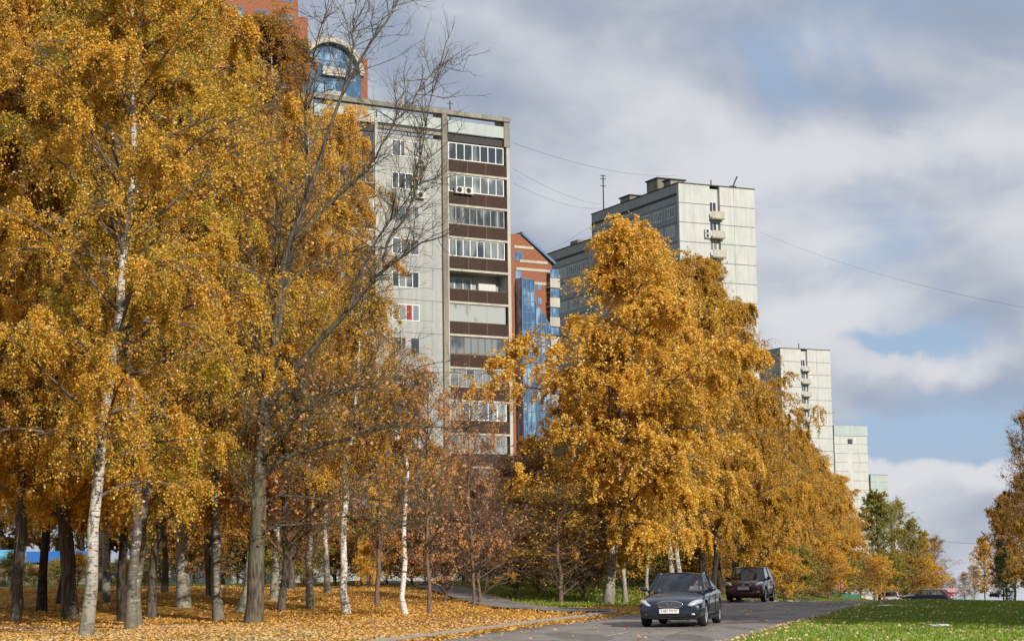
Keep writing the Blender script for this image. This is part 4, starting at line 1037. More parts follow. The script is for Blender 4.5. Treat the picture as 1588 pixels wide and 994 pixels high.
for i, (px, D, py, k, wd) in enumerate(rw):
    plant(k, 'birch_tree', at(px, D), tall(px, D, py), wl[i], rz=i * 1.9 + 0.4, wide=wd, leaf_m=M['leaf_amber'] if i in (0, 1) else M['leaf_brown'], bark_m=M['bark_birch'] if i < 3 else M['bark_dark'])  # brown leaves: rust colour together with shade put into the crowns
rw = [(1190, 138, 668, 'birch_c', 0.9), (1214, 146, 655, 'birch_d', 1.15), (1236, 154, 672, 'birch_c', 0.85), (1260, 166, 690, 'birch_d', 1.15), (1282, 178, 712, 'birch_c', 0.85), (1302, 192, 738, 'birch_d', 1.2), (1318, 206, 772, 'birch_c', 0.85)]
wl = ['lower golden birch left of the cream tower, where the tall crowns end', 'golden tree below the cream tower, left of its gable', 'golden birch below the cream tower with pale limbs showing', 'golden tree between the cream tower and the green topped tower',
      'golden birch in front of the green topped tower', 'golden birch just right of the green topped tower base', 'last golden birch of the roadside row before the olive tree']
for i, (px, D, py, k, wd) in enumerate(rw):
    plant(k, 'birch_tree', at(px, D), tall(px, D, py), wl[i], rz=i * 2.3 + 0.9, wide=wd, leaf_m=[M['leaf_amber'], M['leaf_brown'], M['leaf_gold'], M['leaf_brown'], M['leaf_amber'], M['leaf_gold'], M['leaf_brown']][i])
plant('linden', 'olive_tree', at(1364, 226), tall(1364, 226, 772), 'olive green tree below the distant grey green tower', rz=0.4, wide=1.05, leaf_m=M['leaf_olive'])
plant('bare', 'brown_tree', at(1392, 250), tall(1392, 250, 785), 'grey brown half bare tree right of the olive green one', rz=1.4, wide=1.0, leaf_m=M['leaf_olive'])
plant('linden', 'yellow_tree', at(1416, 280), tall(1416, 280, 812), 'yellow olive rounded tree near the end of the left tree line', rz=2.4, wide=0.9, leaf_m=M['leaf_olive'])
plant('linden', 'yellow_tree', at(1434, 315), tall(1434, 315, 832), 'small golden tree second to last in the left tree line', rz=1.4, wide=0.8, leaf_m=M['leaf_gold'])
plant('bare', 'bare_tree', at(1452, 340), tall(1452, 340, 838), 'bare thin tree ending the left tree line against the sky', rz=0.4, wide=1.1)
for i, (px, D, py) in enumerate([(1215, 122, 868), (1240, 132, 860), (1262, 142, 866), (1286, 156, 862), (1310, 170, 868), (1335, 185, 872), (1356, 205, 872), (1380, 225, 868), (1405, 250, 872), (1430, 280, 876)]):
    plant('bush', 'roadside_bush', at(px, D), max(1.5, tall(px, D, py)), 'yellow green bush under the roadside row beyond the maroon car', 'bushes under the roadside row', rz=i, wide=1.25, cat='bush', leaf_m=[M['leaf_gold'], None, M['leaf_rust']][i % 3])
plant('birch_c', 'birch_tree', at(1152, 136), tall(1152, 136, 515), 'amber birch forming the steep right shoulder of the tall crowns', rz=2.2, wide=0.8, leaf_m=M['leaf_brown'])  # crown colour holds both rust and painted shade
# right edge trees beyond the lawn
plant('bare', 'bare_tree', at(1606, 118), tall(1606, 118, 650), 'tall bare tree at the right edge of the photo with brown remnants', rz=0.4, wide=0.62)
plant('linden', 'golden_tree', at(1592, 128), tall(1592, 128, 745), 'rusty golden tree at the right edge beyond the lawn', rz=1.2, wide=0.75, leaf_m=M['leaf_rust'])
plant('linden', 'golden_tree', at(1560, 160), tall(1560, 160, 775), 'rusty tree a little in from the right edge, beside the dark conifer', rz=2.4, wide=0.75, leaf_m=M['leaf_rust'])
plant('spruce', 'spruce_tree', at(1556, 140), tall(1556, 140, 838), 'dark green conifer beyond the lawn on the right', rz=0.0, wide=0.9)
plant('linden', 'golden_tree', at(1528, 195), tall(1528, 195, 838), 'round golden tree forming the left end of the right hand trees', rz=0.1, wide=0.8, leaf_m=M['leaf_gold'])
for i, (px, D, py) in enumerate([(1462, 420, 897), (1478, 400, 898), (1496, 380, 890), (1512, 330, 880)]):
    plant('bare', 'far_tree', at(px, D), tall(px, D, py), 'tiny bare tree in the gap at the far end of the road', 'tiny trees at the end of the road', rz=i, wide=1.2)
plant('linden', 'golden_tree', at(1610, 112), tall(1610, 112, 780), 'bushy golden tree cut by the right edge of the photo', rz=0.7, wide=0.8, leaf_m=M['leaf_brown'])
plant('linden', 'golden_tree', at(1575, 210), tall(1575, 210, 800), 'rusty tree far behind the dark conifer', rz=3.7, wide=1.0, leaf_m=M['leaf_rust'])
# trees beside the road that stand outside the picture on the right and shade the lawn and road
for i, (x, y) in enumerate([(19.5, 39), (17.3, 43.2), (22, 41.5), (19.5, 47.5), (23, 43.5), (24.5, 49), (28, 54), (31, 59), (34, 65), (38, 71), (42, 78), (27, 45), (32, 52), (36, 58), (23.5, 47)]):
    plant('linden', 'roadside_linden', (x, y, H(x, y)), [15, 12, 16, 15, 17, 19, 20, 21, 21, 21, 21, 17, 19, 20, 17, 17][i], 'shade casting linden on the right of the lawn', 'lindens right of the lawn', rz=i * 1.1, wide=0.95 if i else 0.8)

# ------------------------------------------------------------------ vehicles
def paint(name, c, flake=0.0):
    m, t = mat_new(name); o = objc(t)
    p = principled(t, c, 0.32, 0.35, 0.5); p.inputs['Coat Weight'].default_value = 1.0; p.inputs['Coat Roughness'].default_value = 0.04
    n = t.noise(o, 1.5, 3); t.put(p.inputs['Roughness'], t.math('ADD', 0.25, t.math('MULTIPLY', n, 0.2))); return m
M['paint_blue'] = paint('paint_blue', (0.012, 0.017, 0.034)); M['paint_maroon'] = paint('paint_maroon', (0.06, 0.008, 0.014))
M['paint_silver'] = paint('paint_silver', (0.45, 0.46, 0.47)); M['paint_navy'] = paint('paint_navy', (0.006, 0.012, 0.035))
def car_glass():
    m, t = mat_new('car_glass'); g = t.new('ShaderNodeBsdfGlossy'); g.inputs['Roughness'].default_value = 0.03
    tr = t.new('ShaderNodeBsdfTransparent'); tr.inputs[0].default_value = (0.72, 0.80, 0.80, 1)
    fr = t.new('ShaderNodeFresnel'); fr.inputs[0].default_value = 1.6
    mx = t.new('ShaderNodeMixShader'); t.l.new(t.math('ADD', fr.outputs[0], 0.05, clamp=True), mx.inputs[0]); t.l.new(tr.outputs[0], mx.inputs[1]); t.l.new(g.outputs[0], mx.inputs[2])
    t.l.new(mx.outputs[0], t.out.inputs[0]); return m
M['car_glass'] = car_glass()
M['rubber'] = simple('rubber', (0.02, 0.02, 0.02), 0.85); M['black_trim'] = simple('black_trim', (0.012, 0.012, 0.013), 0.5)
M['alloy'] = simple('alloy', (0.55, 0.56, 0.58), 0.3, 0.8); M['chrome'] = simple('chrome', (0.75, 0.76, 0.78), 0.12, 1.0, var=0.03)
M['lamp_glass'] = simple('lamp_glass', (0.72, 0.74, 0.78), 0.12, 0.55, var=0.25, sc=14); M['tail_red'] = simple('tail_red', (0.42, 0.02, 0.02), 0.2)
M['amber'] = simple('amber', (0.7, 0.25, 0.03), 0.3); M['plate'] = simple('plate', (0.78, 0.78, 0.76), 0.4, var=0.03)
M['seat_cloth'] = simple('seat_cloth', (0.06, 0.055, 0.05), 0.9); M['ink'] = simple('ink', (0.02, 0.02, 0.02), 0.6)

def finish_sub(mb, name, mat, parent, lv=2, cutter=None):
    me = mb.mesh(name, mat, smooth=True); tmp = bpy.data.objects.new('tmp', me); col.objects.link(tmp)
    sb = tmp.modifiers.new('s', 'SUBSURF'); sb.levels = lv; sb.render_levels = lv
    if cutter is not None:
        b = tmp.modifiers.new('b', 'BOOLEAN'); b.operation = 'DIFFERENCE'; b.object = cutter; b.solver = 'EXACT'
    dg = bpy.context.evaluated_depsgraph_get(); dg.update()
    out = bpy.data.meshes.new_from_object(tmp.evaluated_get(dg)); bpy.data.objects.remove(tmp)
    out.name = name
    if len(out.materials) == 0: out.materials.append(mat)
    for p in out.polygons: p.material_index = 0
    return link(name, out, parent)

def make_car(name, pm, kind='sedan', plate_text='E 887 TM 97'):
    root = empty(name)
    suv = kind != 'sedan'
    r_w = 0.325 if not suv else 0.37; xf, xr_ = (1.46, -1.36) if not suv else (1.42, -1.33)
    if not suv:
        st = [(2.37, .70, .32, .52, .60), (2.32, .83, .22, .62, .70), (2.08, .875, .19, .71, .79), (1.6, .88, .18, .77, .86), (1.05, .885, .18, .85, .93), (.3, .885, .18, .895, .93),
              (-.6, .885, .18, .92, .95), (-1.4, .88, .18, .95, 1.0), (-1.95, .85, .2, .955, 1.055), (-2.28, .79, .26, .90, 1.03), (-2.40, .66, .36, .68, .80)]
        base_f, top_f, top_r, base_r = (1.12, .93), (.30, 1.385), (-.95, 1.36), (-1.72, 1.02); zroof = 1.445; wt = .57; wb = .77
    else:
        st = [(2.34, .76, .38, .66, .84), (2.29, .88, .28, .82, .95), (2.05, .92, .26, .91, 1.03), (1.6, .92, .24, .95, 1.06), (1.05, .925, .24, 1.0, 1.09), (.3, .925, .24, 1.05, 1.09),
              (-.6, .925, .24, 1.07, 1.10), (-1.4, .92, .24, 1.09, 1.12), (-1.95, .90, .26, 1.09, 1.12), (-2.26, .86, .34, 1.0, 1.08), (-2.36, .72, .42, .80, .90)]
        base_f, top_f, top_r, base_r = (1.08, 1.08), (.42, 1.60), (-1.62, 1.60), (-2.12, 1.12); zroof = 1.68; wt = .64; wb = .82
    mb = MB(); rows = []
    for (x, w, zb, zs, zt) in st:
        half = [(0, zb), (.78 * w, zb), (.97 * w, zb + .08), (w, (zb + zs) / 2 + .03), (.985 * w, zs - .07), (.89 * w, zs + .015), (.5 * w, zt - .012), (0, zt)]
        ring = [(x + (0.0 if abs(x) < 2 else -0.05 * (abs(y) / w) ** 2 * (1 if x > 0 else -1)), y, z) for y, z in half] + [(x, -y, z) for y, z in half[-2:0:-1]]
        rows.append(ring)
    g = mb.grid(rows, closed=True); mb.bm.faces.new(g[0][::-1]); mb.bm.faces.new(g[-1])
    cm = MB()
    for xw in (xf, xr_):
        for s in (-1, 1): cm.tube([(xw, s * .60, r_w), (xw, s * 1.1, r_w)], r_w + .06, 24)
    cutter = bpy.data.objects.new('cut', cm.mesh('cut', M['black_trim'])); col.objects.link(cutter); cutter.hide_render = True
    body = finish_sub(mb, 'body', pm, root, 2, cutter); bpy.data.objects.remove(cutter)
    # dark inner wells and underside
    iw = MB(); iw.box(xr_ - .45, xf + .45, -.62, .62, .22, .55); iw.build('underside', M['black_trim'], root)
    # roof with rails and pillars
    rf = MB(); rws = []
    for k in range(7):
        f = k / 6; x = top_f[0] + (top_r[0] - top_f[0]) * f; e = math.sin(PI * f) ** .5 if 0 < f < 1 else 0
        ztop = (top_f[1] * (1 - f) + top_r[1] * f) + (zroof - max(top_f[1], top_r[1])) * (0.35 + .65 * e)
        rws.append([(x, y * wt, ztop - 0.055 * abs(y) ** 2.5) for y in (-1.04, -.8, -.4, 0, .4, .8, 1.04)])
    rf.grid(rws); low = [[(p[0], p[1], p[2] - .05) for p in r_] for r_ in rws]; rf.grid(low)
    rf.tube([r_[0] for r_ in rws], .035, 6); rf.tube([r_[-1] for r_ in rws], .035, 6)
    rf.tube(rws[0], .03, 6); rf.tube(rws[-1], .03, 6)
    rf.build('roof', pm, root, smooth=True)
    rail = []
    for s in (-1, 1):
        pl_ = MB()
        pl_.tube([(base_f[0] - .10, s * (wb - .01), base_f[1] - .03), (top_f[0], s * wt * 1.03, top_f[1] + .0)], [.045, .035], 6)
        xm = -.32 if not suv else -.35
        pl_.tube([(xm, s * (wb + .03), base_f[1] - .02), (xm - .04, s * wt * 1.05, (top_f[1] + top_r[1]) / 2 + .03)], .04, 6)
        xq = top_r[0]; xb_ = base_r[0] + (.25 if not suv else .15)
        pl_.poly_prism([(xq + .18, s * wt * 1.05, top_r[1]), (xq - .05, s * wt * 1.03, top_r[1] - .01), (base_r[0] - .05, s * (wb - .04), base_r[1] - .05), (xb_ + .22, s * (wb + .02), base_r[1] - .06)], (0, -s * .05, 0))
        pl_.build('window_pillar', pm, root, smooth=False)
    def glass(name, rows_):
        q = MB(); q.grid(rows_); return q.build(name, M['car_glass'], root, smooth=True)
    def bowrow(x, z, w_, bow): return [(x + bow * (1 - (y) ** 2), y * w_, z) for y in (-1, -.66, -.33, 0, .33, .66, 1)]
    glass('windscreen', [bowrow(base_f[0] - .08, base_f[1] - .03, wb - .03, .14), bowrow((base_f[0] + top_f[0]) / 2 - .03, (base_f[1] + top_f[1]) / 2, (wb + wt) / 2 - .02, .10), bowrow(top_f[0], top_f[1], wt - .01, .05)])
    glass('rear_window', [bowrow(base_r[0], base_r[1] - .03, wb - .09, -.10), bowrow(top_r[0], top_r[1] - .02, wt - .01, -.03)])
    xm = -.32
    for s in (-1, 1):
        a = [(base_f[0] - .18, s * (wb + .01), base_f[1] - .01), (top_f[0] - .02, s * wt * 1.04, top_f[1] + .02)]
        glass('side_window', [a, [(xm + .04, s * (wb + .03), base_f[1]), (xm, s * wt * 1.06, top_f[1] + .04)]])
        glass('side_window', [[(xm - .04, s * (wb + .03), base_f[1]), (xm - .08, s * wt * 1.06, top_f[1] + .04)], [(base_r[0] + .42, s * (wb + .01), base_r[1] - .04), (top_r[0] + .15, s * wt * 1.04, top_r[1] - .01)]])
    # cabin
    cb_ = MB(); zf = base_f[1] - .02
    cb_.box(base_f[0] - .55, base_f[0] - .25, -wb + .12, wb - .12, zf - .04, zf + .035)
    cb_.build('dashboard', M['black_trim'], root, bevel=.01)
    for (x, y) in ((-.15, .37), (-.15, -.37)):
        sx = MB().box(x - .12, x + .02, y - .24, y + .24, zf - .1, zf + .22 + (.1 if suv else 0)); sx.tube([(x - .05, y, zf + .2), (x - .05, y, zf + .26)], .02, 6); sx.box(x - .10, x, y - .12, y + .12, zf + .25 + (.06 if suv else 0), zf + .39 + (.08 if suv else 0))
        sx.build('seat', M['seat_cloth'], root, bevel=.02)
    MB().tube([(.38 + .05 * math.cos(a_), .37 + .17 * math.cos(a_), zf + .06 + .17 * math.sin(a_)) for a_ in [k * PI / 8 for k in range(17)]], .014, 6, False).build('steering_wheel', M['black_trim'], root)
    MB().box(top_f[0] + .10, top_f[0] + .13, -.11, .11, top_f[1] - .11, top_f[1] - .05).build('rear_mirror', M['black_trim'], root)
    # wheels
    for xw in (xf, xr_):
        for s in (-1, 1):
            t_ = MB(); yo = s * .86 if not suv else s * .90
            prof = [(r_w - .10, -.10), (r_w - .03, -.11), (r_w, -.07), (r_w, .07), (r_w - .03, .11), (r_w - .10, .10)]
            rr_ = [[(xw + r * math.cos(a_), yo - s * .10 + q_ * 1.0, r_w + r * math.sin(a_)) for r, q_ in prof] for a_ in [2 * PI * k / 28 for k in range(29)]]
            t_.grid(rr_); wh = t_.build('wheel', M['rubber'], root, smooth=True)
            rm = MB(); yf = yo + s * .0
            ring = [[(xw + r * math.cos(a_), yf - s * d, r_w + r * math.sin(a_)) for r, d in ((r_w - .095, 0.0), (r_w - .115, .03), (r_w - .13, .10))] for a_ in [2 * PI * k / 28 for k in range(29)]]
            rm.grid(ring)
            for k in range(7):
                a_ = 2 * PI * k / 7 + .3; ca, sa = math.cos(a_), math.sin(a_)
                rm.tube([(xw + .04 * ca, yf - s * .01, r_w + .04 * sa), (xw + (r_w - .10) * ca, yf - s * .015, r_w + (r_w - .10) * sa)], [.028, .02], 5)
            rm.tube([(xw, yf - s * .05, r_w), (xw, yf + s * .003, r_w)], .055, 12); rm.build('rim', M['alloy'], wh)
            MB().tube([(xw, yf - s * .11, r_w), (xw, yf - s * .12, r_w)], r_w - .11, 20).build('brake_disc', M['metal_dark'], wh)
    zl = .60 if not suv else .84; xn = 2.33 if not suv else 2.30; yw = .60 if not suv else .65
    for s in (-1, 1):
        hl = MB(); hl.ball((0, 0, 0), 1, .27, .13, .075 if not suv else .085, 18)
        mt = Matrix.Translation((xn - .19, s * (yw + .06), zl + .03)) @ Matrix.Rotation(s * R(-38 + 90 - 90), 4, 'Z') @ Matrix.Rotation(R(14), 4, 'Y')
        for v in hl.bm.verts: v.co = mt @ v.co
        hl.build('headlight', M['lamp_glass'], root, smooth=True)
        fl = MB(); fl.ball((xn - .03, s * (yw + .02), zl - (.26 if not suv else .34)), 1, .05, .06, .035, 10); fl.build('fog_light', M['lamp_glass'], root, smooth=True)
        ml = MB(); ml.ball((base_f[0] - .28, s * (wb + .16), base_f[1] + .06), 1, .07, .105, .065, 12); ml.tube([(base_f[0] - .26, s * (wb - .02), base_f[1]), (base_f[0] - .27, s * (wb + .12), base_f[1] + .03)], .025, 6); ml.build('wing_mirror', pm, root, smooth=True)
        zt_ = .82 if not suv else 1.0
        tl = MB(); tl.ball((st[-1][0] + .16, s * (yw + .10), zt_), 1, .17, .13, .08 if not suv else .15, 12); tl.build('tail_light', M['tail_red'], root, smooth=True)
        for xd in (-.02, -1.0):
            MB().box(xd, xd + .16, s * .885 if not suv else s * .925, (s * .91 if not suv else s * .95), zl + .16, zl + .185).build('door_handle', pm, root)
        MB().box(xf - .50, xr_ + .50, s * .84, s * .895 if not suv else s * .935, .20, .27).build('sill', M['black_trim'], root)
    # grille, emblem, bumper openings, plate
    gz = zl - .005; gw = .35; xg = xn + .045
    gm = MB(); el = [(xg - .03 - .05 * abs(math.cos(a_)) ** 2, gw * math.cos(a_), gz + .095 * math.sin(a_)) for a_ in [2 * PI * k / 28 for k in range(28)]]
    gm.poly_prism(el, (.035, 0, 0)); gr = gm.build('grille', M['black_trim'], root)
    MB().tube([(p[0] + .035, p[1], p[2]) for p in el + el[:1]], .013, 6, False).build('grille_rim', M['chrome'], gr, smooth=True)
    gb = MB()
    for k in (-2, -1, 0, 1, 2):
        zz_ = gz + k * .032; hw = gw * math.sqrt(max(0, 1 - (k * .032 / .095) ** 2)) * .9; gb.box(xg + .004, xg + .010, -hw, hw, zz_ - .004, zz_ + .004)
    gb.build('grille_bars', M['metal_grey'], gr)
    MB().tube([(xg + .02, .07 * math.cos(a_), gz + .035 * math.sin(a_)) for a_ in [2 * PI * k / 16 for k in range(17)]], .009, 5, False).box(xg + .01, xg + .028, -.045, .045, gz - .008, gz + .008).build('emblem', M['chrome'], gr)
    MB().box(xn - .02, xn + .028, -.42, .42, zl - .345, zl - .245).build('air_intake', M['black_trim'], root, bevel=.02)
    pz = zl - .175
    pb = MB().box(xg + .02, xg + .04, -.26, .26, pz - .056, pz + .056).build('number_plate', M['plate'], root)
    def text_on(par, body_, x, y, z, size, face):
        cu = bpy.data.curves.new('plate_text', 'FONT'); cu.body = body_; cu.size = size; cu.align_x = 'CENTER'; cu.align_y = 'CENTER'; cu.extrude = 0.001
        to = bpy.data.objects.new('t', cu); col.objects.link(to); dg = bpy.context.evaluated_depsgraph_get(); dg.update()
        me = bpy.data.meshes.new_from_object(to.evaluated_get(dg)); bpy.data.objects.remove(to); me.materials.clear(); me.materials.append(M['ink'])
        o = link('plate_text', me, par); o.matrix_basis = Matrix.Translation((x, y, z)) @ (Matrix(((0, 0, 1), (1, 0, 0), (0, 1, 0))) if face > 0 else Matrix(((0, 0, -1), (-1, 0, 0), (0, 1, 0)))).to_4x4()
    text_on(pb, plate_text, xg + .0425, 0, pz, .085, 1)
    xb_ = st[-1][0] - .015
    MB().box(xb_ - .02, xb_, -.26, .26, .56 if not suv else .7, .67 if not suv else .81).build('number_plate', M['plate'], root)
    # seams between doors
    for s in (-1, 1):
        yy = s * (.8875 if not suv else .9275)
        for xs_ in (.92, -.30, -1.28): MB().box(xs_, xs_ + .012, yy - .012, yy + .002, .32, zl + .22).build('door_gap', M['black_trim'], root)
    return root
def place_car(o, p, az, label, cat='car'):
    o.location = (p.x, p.y, p.z + .016); slope = (H(p.x, p.y + 2) - H(p.x, p.y - 2)) / 4
    o.rotation_euler = Euler((0, 0, math.atan2(-math.cos(R(az)), -math.sin(R(az)))))
    tag(o, label, cat); return o

# people: one continuous skinned body, clothes and hair as children
def skin_mesh(name, verts, edges, radii, mat, parent, root_i=0, lv=2):
    me = bpy.data.meshes.new(name); me.from_pydata(verts, edges, []); tmp = bpy.data.objects.new('tmp', me); col.objects.link(tmp)
    m = tmp.modifiers.new('k', 'SKIN'); sk = me.skin_vertices[0].data if me.skin_vertices else None
    if sk is None:
        bpy.context.view_layer.objects.active = tmp; bpy.ops.mesh.customdata_skin_add(); sk = me.skin_vertices[0].data
    for i, r in enumerate(radii):
        sk[i].radius = r if isinstance(r, tuple) else (r, r); sk[i].use_root = (i == root_i)
    s_ = tmp.modifiers.new('s', 'SUBSURF'); s_.levels = lv; s_.render_levels = lv
    dg = bpy.context.evaluated_depsgraph_get(); dg.update(); out = bpy.data.meshes.new_from_object(tmp.evaluated_get(dg)); bpy.data.objects.remove(tmp)
    out.name = name; out.materials.clear(); out.materials.append(mat)
    out.polygons.foreach_set('use_smooth', [True] * len(out.polygons)); return link(name, out, parent)
M['skin'] = simple('skin', (0.50, 0.30, 0.22), 0.6, var=0.05); M['hair'] = simple('hair', (0.05, 0.035, 0.025), 0.8)
M['pink_cloth'] = simple('pink_cloth', (0.70, 0.16, 0.24), 0.9); M['dark_cloth'] = simple('dark_cloth', (0.03, 0.03, 0.04), 0.9); M['pale_cloth'] = simple('pale_cloth', (0.38, 0.36, 0.33), 0.9)
def person(loc, rz, label, top, legs_m, seated=False):
    o = empty('person', loc, rz, label, 'person')
    if seated:
        J = dict(pel=(0, 0, 0), sp=(-.04, 0, .22), ch=(-.06, 0, .42), nk=(-.05, 0, .56), h1=(-.02, 0, .64), h2=(0, 0, .78),
                 sl=(-.05, .19, .49), el=(.12, .25, .27), wl=(.36, .14, .33), sr=(-.05, -.19, .49), er=(.12, -.25, .27), wr=(.36, -.14, .33),
                 hl=(.06, .1, 0), kl=(.46, .12, .10), al=(.62, .12, -.30), hr=(.06, -.1, 0), kr=(.46, -.12, .10), ar=(.62, -.12, -.30))
    else:
        J = dict(pel=(0, 0, .92), sp=(0, 0, 1.10), ch=(.01, 0, 1.28), nk=(0, 0, 1.43), h1=(.02, 0, 1.50), h2=(.03, 0, 1.62),
                 sl=(0, .17, 1.36), el=(-.05, .22, 1.10), wl=(.10, .2, .90), sr=(0, -.17, 1.36), er=(-.08, -.22, 1.10), wr=(-.04, -.22, .86),
                 hl=(0, .09, .86), kl=(.12, .09, .48), al=(-.02 + .15, .09, .08), hr=(0, -.09, .86), kr=(.0, -.09, .48), ar=(-.22, -.09, .10))
    J = {k: Vector(v) for k, v in J.items()}
    names = list(J); E = [('pel', 'sp'), ('sp', 'ch'), ('ch', 'nk'), ('nk', 'h1'), ('h1', 'h2'), ('ch', 'sl'), ('sl', 'el'), ('el', 'wl'), ('ch', 'sr'), ('sr', 'er'), ('er', 'wr'),
                          ('pel', 'hl'), ('hl', 'kl'), ('kl', 'al'), ('pel', 'hr'), ('hr', 'kr'), ('kr', 'ar')]
    rad = dict(pel=.125, sp=.115, ch=.13, nk=.055, h1=.078, h2=.082, sl=.058, el=.042, wl=.028, sr=.058, er=.042, wr=.028, hl=.085, kl=.058, al=.038, hr=.085, kr=.058, ar=.038)
    V_ = [tuple(J[n]) for n in names]; E_ = [(names.index(a), names.index(b)) for a, b in E]; R_ = [rad[n] for n in names]
    # feet, palm and fingers
    def add(p, r, frm): V_.append(tuple(p)); R_.append(r); E_.append((frm, len(V_) - 1)); return len(V_) - 1
    for sd_ in ('l', 'r'):
        a_ = names.index('a' + sd_); add(J['a' + sd_] + Vector((.17, 0, -.055)), .032, a_)
        w0 = J['w' + sd_]; d = (w0 - J['e' + sd_]).normalized(); pm_ = add(w0 + d * .07, .03, names.index('w' + sd_))
        for k in range(4): add(w0 + d * .16 + Vector((0, (k - 1.5) * .02, -.015)), .009, pm_)
        add(w0 + d * .09 + Vector((.03, 0, .03)), .011, pm_)
    body = skin_mesh('body', V_, E_, R_, M['skin'], o)
    hd = J['h2']
    f = MB(); f.ball(hd + Vector((.088, 0, -.03)), 1, .018, .014, .024, 8); f.build('nose', M['skin'], o, smooth=True)
    for s in (-1, 1):
        MB().ball(hd + Vector((.076, s * .032, .0)), .012, seg=8).build('eye', M['ink'], o, smooth=True)
        MB().ball(hd + Vector((0, s * .083, -.02)), 1, .018, .01, .03, 8).build('ear', M['skin'], o, smooth=True)
    MB().ball(hd + Vector((.078, 0, -.075)), 1, .01, .025, .006, 8).build('mouth', M['curtain_red'], o, smooth=True)
    hb = MB(); hb.ball(hd + Vector((-.02, 0, .035)), 1, .098, .096, .09, 14); hb.build('hair', M['hair'], o, smooth=True)
    nm = ['pel', 'sp', 'ch', 'nk2', 'sl', 'el', 'wl', 'sr', 'er', 'wr']
    JJ = dict(J); JJ['nk2'] = J['nk'] + Vector((0, 0, -.05)); rr_ = dict(pel=.155, sp=.145, ch=.155, nk2=.075, sl=.08, el=.06, wl=.045, sr=.08, er=.06, wr=.045)
    e2 = [('pel', 'sp'), ('sp', 'ch'), ('ch', 'nk2'), ('ch', 'sl'), ('sl', 'el'), ('el', 'wl'), ('ch', 'sr'), ('sr', 'er'), ('er', 'wr')]
    skin_mesh('jacket', [tuple(JJ[n]) for n in nm], [(nm.index(a), nm.index(b)) for a, b in e2], [rr_[n] for n in nm], top, o)
    nm = ['pel', 'hl', 'kl', 'al', 'hr', 'kr', 'ar']; rr_ = dict(pel=.14, hl=.10, kl=.072, al=.055, hr=.10, kr=.072, ar=.055)
    e2 = [('pel', 'hl'), ('hl', 'kl'), ('kl', 'al'), ('pel', 'hr'), ('hr', 'kr'), ('kr', 'ar')]
    skin_mesh('trousers', [tuple(J[n]) for n in nm], [(nm.index(a), nm.index(b)) for a, b in e2], [rr_[n] for n in nm], legs_m, o)
    return o

c1 = make_car('sedan_car', M['paint_blue'], 'sedan', 'E 887 TM 97')
pc = ground(1059, 969); place_car(c1, pc, 13.5, 'dark blue sedan driving towards the viewer in the sunlit part of the road')
c2 = make_car('suv_car', M['paint_maroon'], 'suv', 'K 218 OA 99')
ps = at(1165, 90); place_car(c2, ps, 15.5, 'dark maroon off-road car in the shade behind the sedan', 'car')
m_ = Matrix.Rotation(c1.rotation_euler.z, 4, 'Z')
dv = m_ @ Vector((-.02, .37, .52)); person((pc.x + dv.x, pc.y + dv.y, pc.z + dv.z), c1.rotation_euler.z, 'driver in a pale top holding the wheel of the dark blue sedan', M['pale_cloth'], M['dark_cloth'], True)
c3 = make_car('estate_car', M['paint_silver'], 'suv', 'M 402 KX 77'); pq = at(1383, 205); place_car(c3, pq, 193, 'silver car seen from behind beyond the crest of the road')
c4 = make_car('estate_car', M['paint_navy'], 'suv', 'T 561 HE 77'); pq = at(1438, 183); place_car(c4, pq, 118, 'navy blue estate car turning away beyond the crest of the lawn')
for c in (c3, c4): c.scale = (1, 0.95, 0.87)
pw = at(1306, 168); person((pw.x, pw.y, pw.z), R(-60), 'walker in a pink jacket beside the far end of the tree row', M['pink_cloth'], M['dark_cloth'])

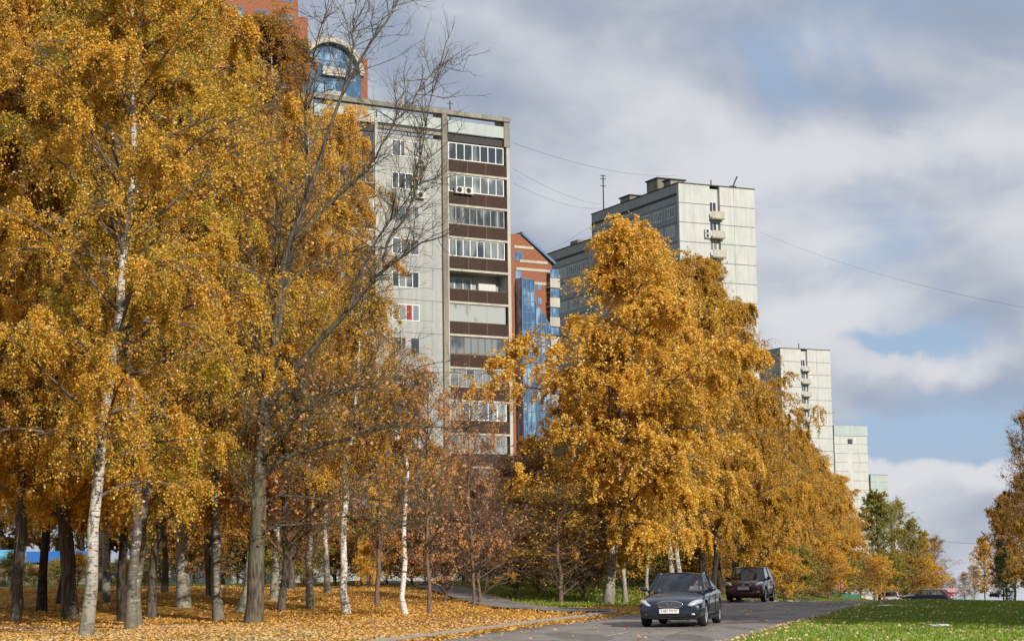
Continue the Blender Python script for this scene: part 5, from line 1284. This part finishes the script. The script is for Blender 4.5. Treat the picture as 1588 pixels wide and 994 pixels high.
# ------------------------------------------------------------------ far small structures
M['blue_panel'] = simple('blue_panel', (0.03, 0.14, 0.45), 0.5); M['cyan_panel'] = simple('cyan_panel', (0.12, 0.42, 0.65), 0.5)
M['teal_roof'] = simple('teal_roof', (0.10, 0.32, 0.32), 0.6); M['pale_wall'] = simple('pale_wall', (0.20, 0.19, 0.17), 0.8); M['green_metal'] = simple('green_metal', (0.02, 0.17, 0.11), 0.5)
M['pink_panel'] = simple('pink_panel', (0.55, 0.25, 0.27), 0.6)
def pavilion(name, pxa, pxb, D, ytop, yf, roofm, wallm, label, cat='kiosk', dep=5.0, yb=None):
    a = at(pxa, D); b = at(pxb, D); zb = min(a.z, b.z) - .3; o = empty(name, ((a.x + b.x) / 2, D, zb), 0, label, cat)
    w2 = (b.x - a.x) / 2; zt = pt(pxa, ytop, D).z - zb; zf_ = pt(pxa, yf, D).z - zb
    MB().box(-w2, w2, 0, dep, 0, zf_).build('wall', wallm, o)
    MB().box(-w2 - .15, w2 + .15, -.35, dep + .2, zf_ + .002, zt).build('roof', roofm, o)
    n = max(2, int(w2 * 2 / 1.6))
    for k in range(n):
        x0 = -w2 + (k + .18) * 2 * w2 / n; x1 = -w2 + (k + .82) * 2 * w2 / n
        if k == n // 2: MB().box(x0, x1, -.04, -.002, .02, min(2.1, zf_ - .1)).build('door', M['brown_frame'], o)
        else: window(o, x0, x1, zf_ * .42, zf_ * .88, -.03, 2)
    return o
pavilion('kiosk', -40, 13, 165, 853, 873, M['cyan_panel'], M['pale_wall'], 'grey kiosk with bright light blue roof edge at the left end of the photo')
pavilion('pavilion', 34, 132, 172, 855, 872, M['blue_panel'], M['pale_wall'], 'low pale pavilion with deep blue roof band behind the left trunks', 'pavilion')
pavilion('booth', 147, 163, 150, 872, 876, M['blue_panel'], M['blue_panel'], 'small bright blue booth right of the white foremost birch', 'booth', 2.0)
pavilion('kiosk', 1474, 1504, 255, 929, 934, M['teal_roof'], M['teal_roof'], 'teal flat roofed kiosk beyond the lawn right of the navy estate car', 'kiosk')
pavilion('stall', 1462, 1481, 290, 912, 918, M['pink_panel'], M['pink_panel'], 'pink and white stall just above the teal kiosk', 'stall', 2.0)
pavilion('hut', 1542, 1566, 175, 938, 941, M['white_frame'], M['pale_wall'], 'tiny white hut low between the trunks at the right', 'hut', 3.0)
def low_fence(pxa, pxb, D, h, label):
    a = at(pxa, D); b = at(pxb, D); L_ = b.x - a.x; o = empty('metal_fence', ((a.x + b.x) / 2, D, a.z), 0, label, 'fence')
    n = max(2, int(L_ / 1.2)); 
    for k in range(n + 1): MB().box(-L_ / 2 + L_ * k / n - .03, -L_ / 2 + L_ * k / n + .03, -.03, .03, 0, h).build('post', M['green_metal'], o)
    MB().box(-L_ / 2, L_ / 2, -.02, .02, h * .25, h * .92).build('panel', M['green_metal'], o)
low_fence(1264, 1300, 158, .55, 'low dark green metal fence under the golden row')
low_fence(1308, 1333, 163, .5, 'short teal green metal fence just right of the pink walker')
for (px, py, lb) in ((1373, 941, 'white paper scrap on the shaded lawn near the road edge'), (1458, 973, 'white paper strip lying on the shaded lawn at the right')):
    p = ground(px, py); m = MB().box(-.28, .28, -.12, .12, .06, .07); o = m.build('paper_scrap', M['plate']); o.location = p; o.rotation_euler = (R(8), 0, R(20)); tag(o, lb, 'litter')
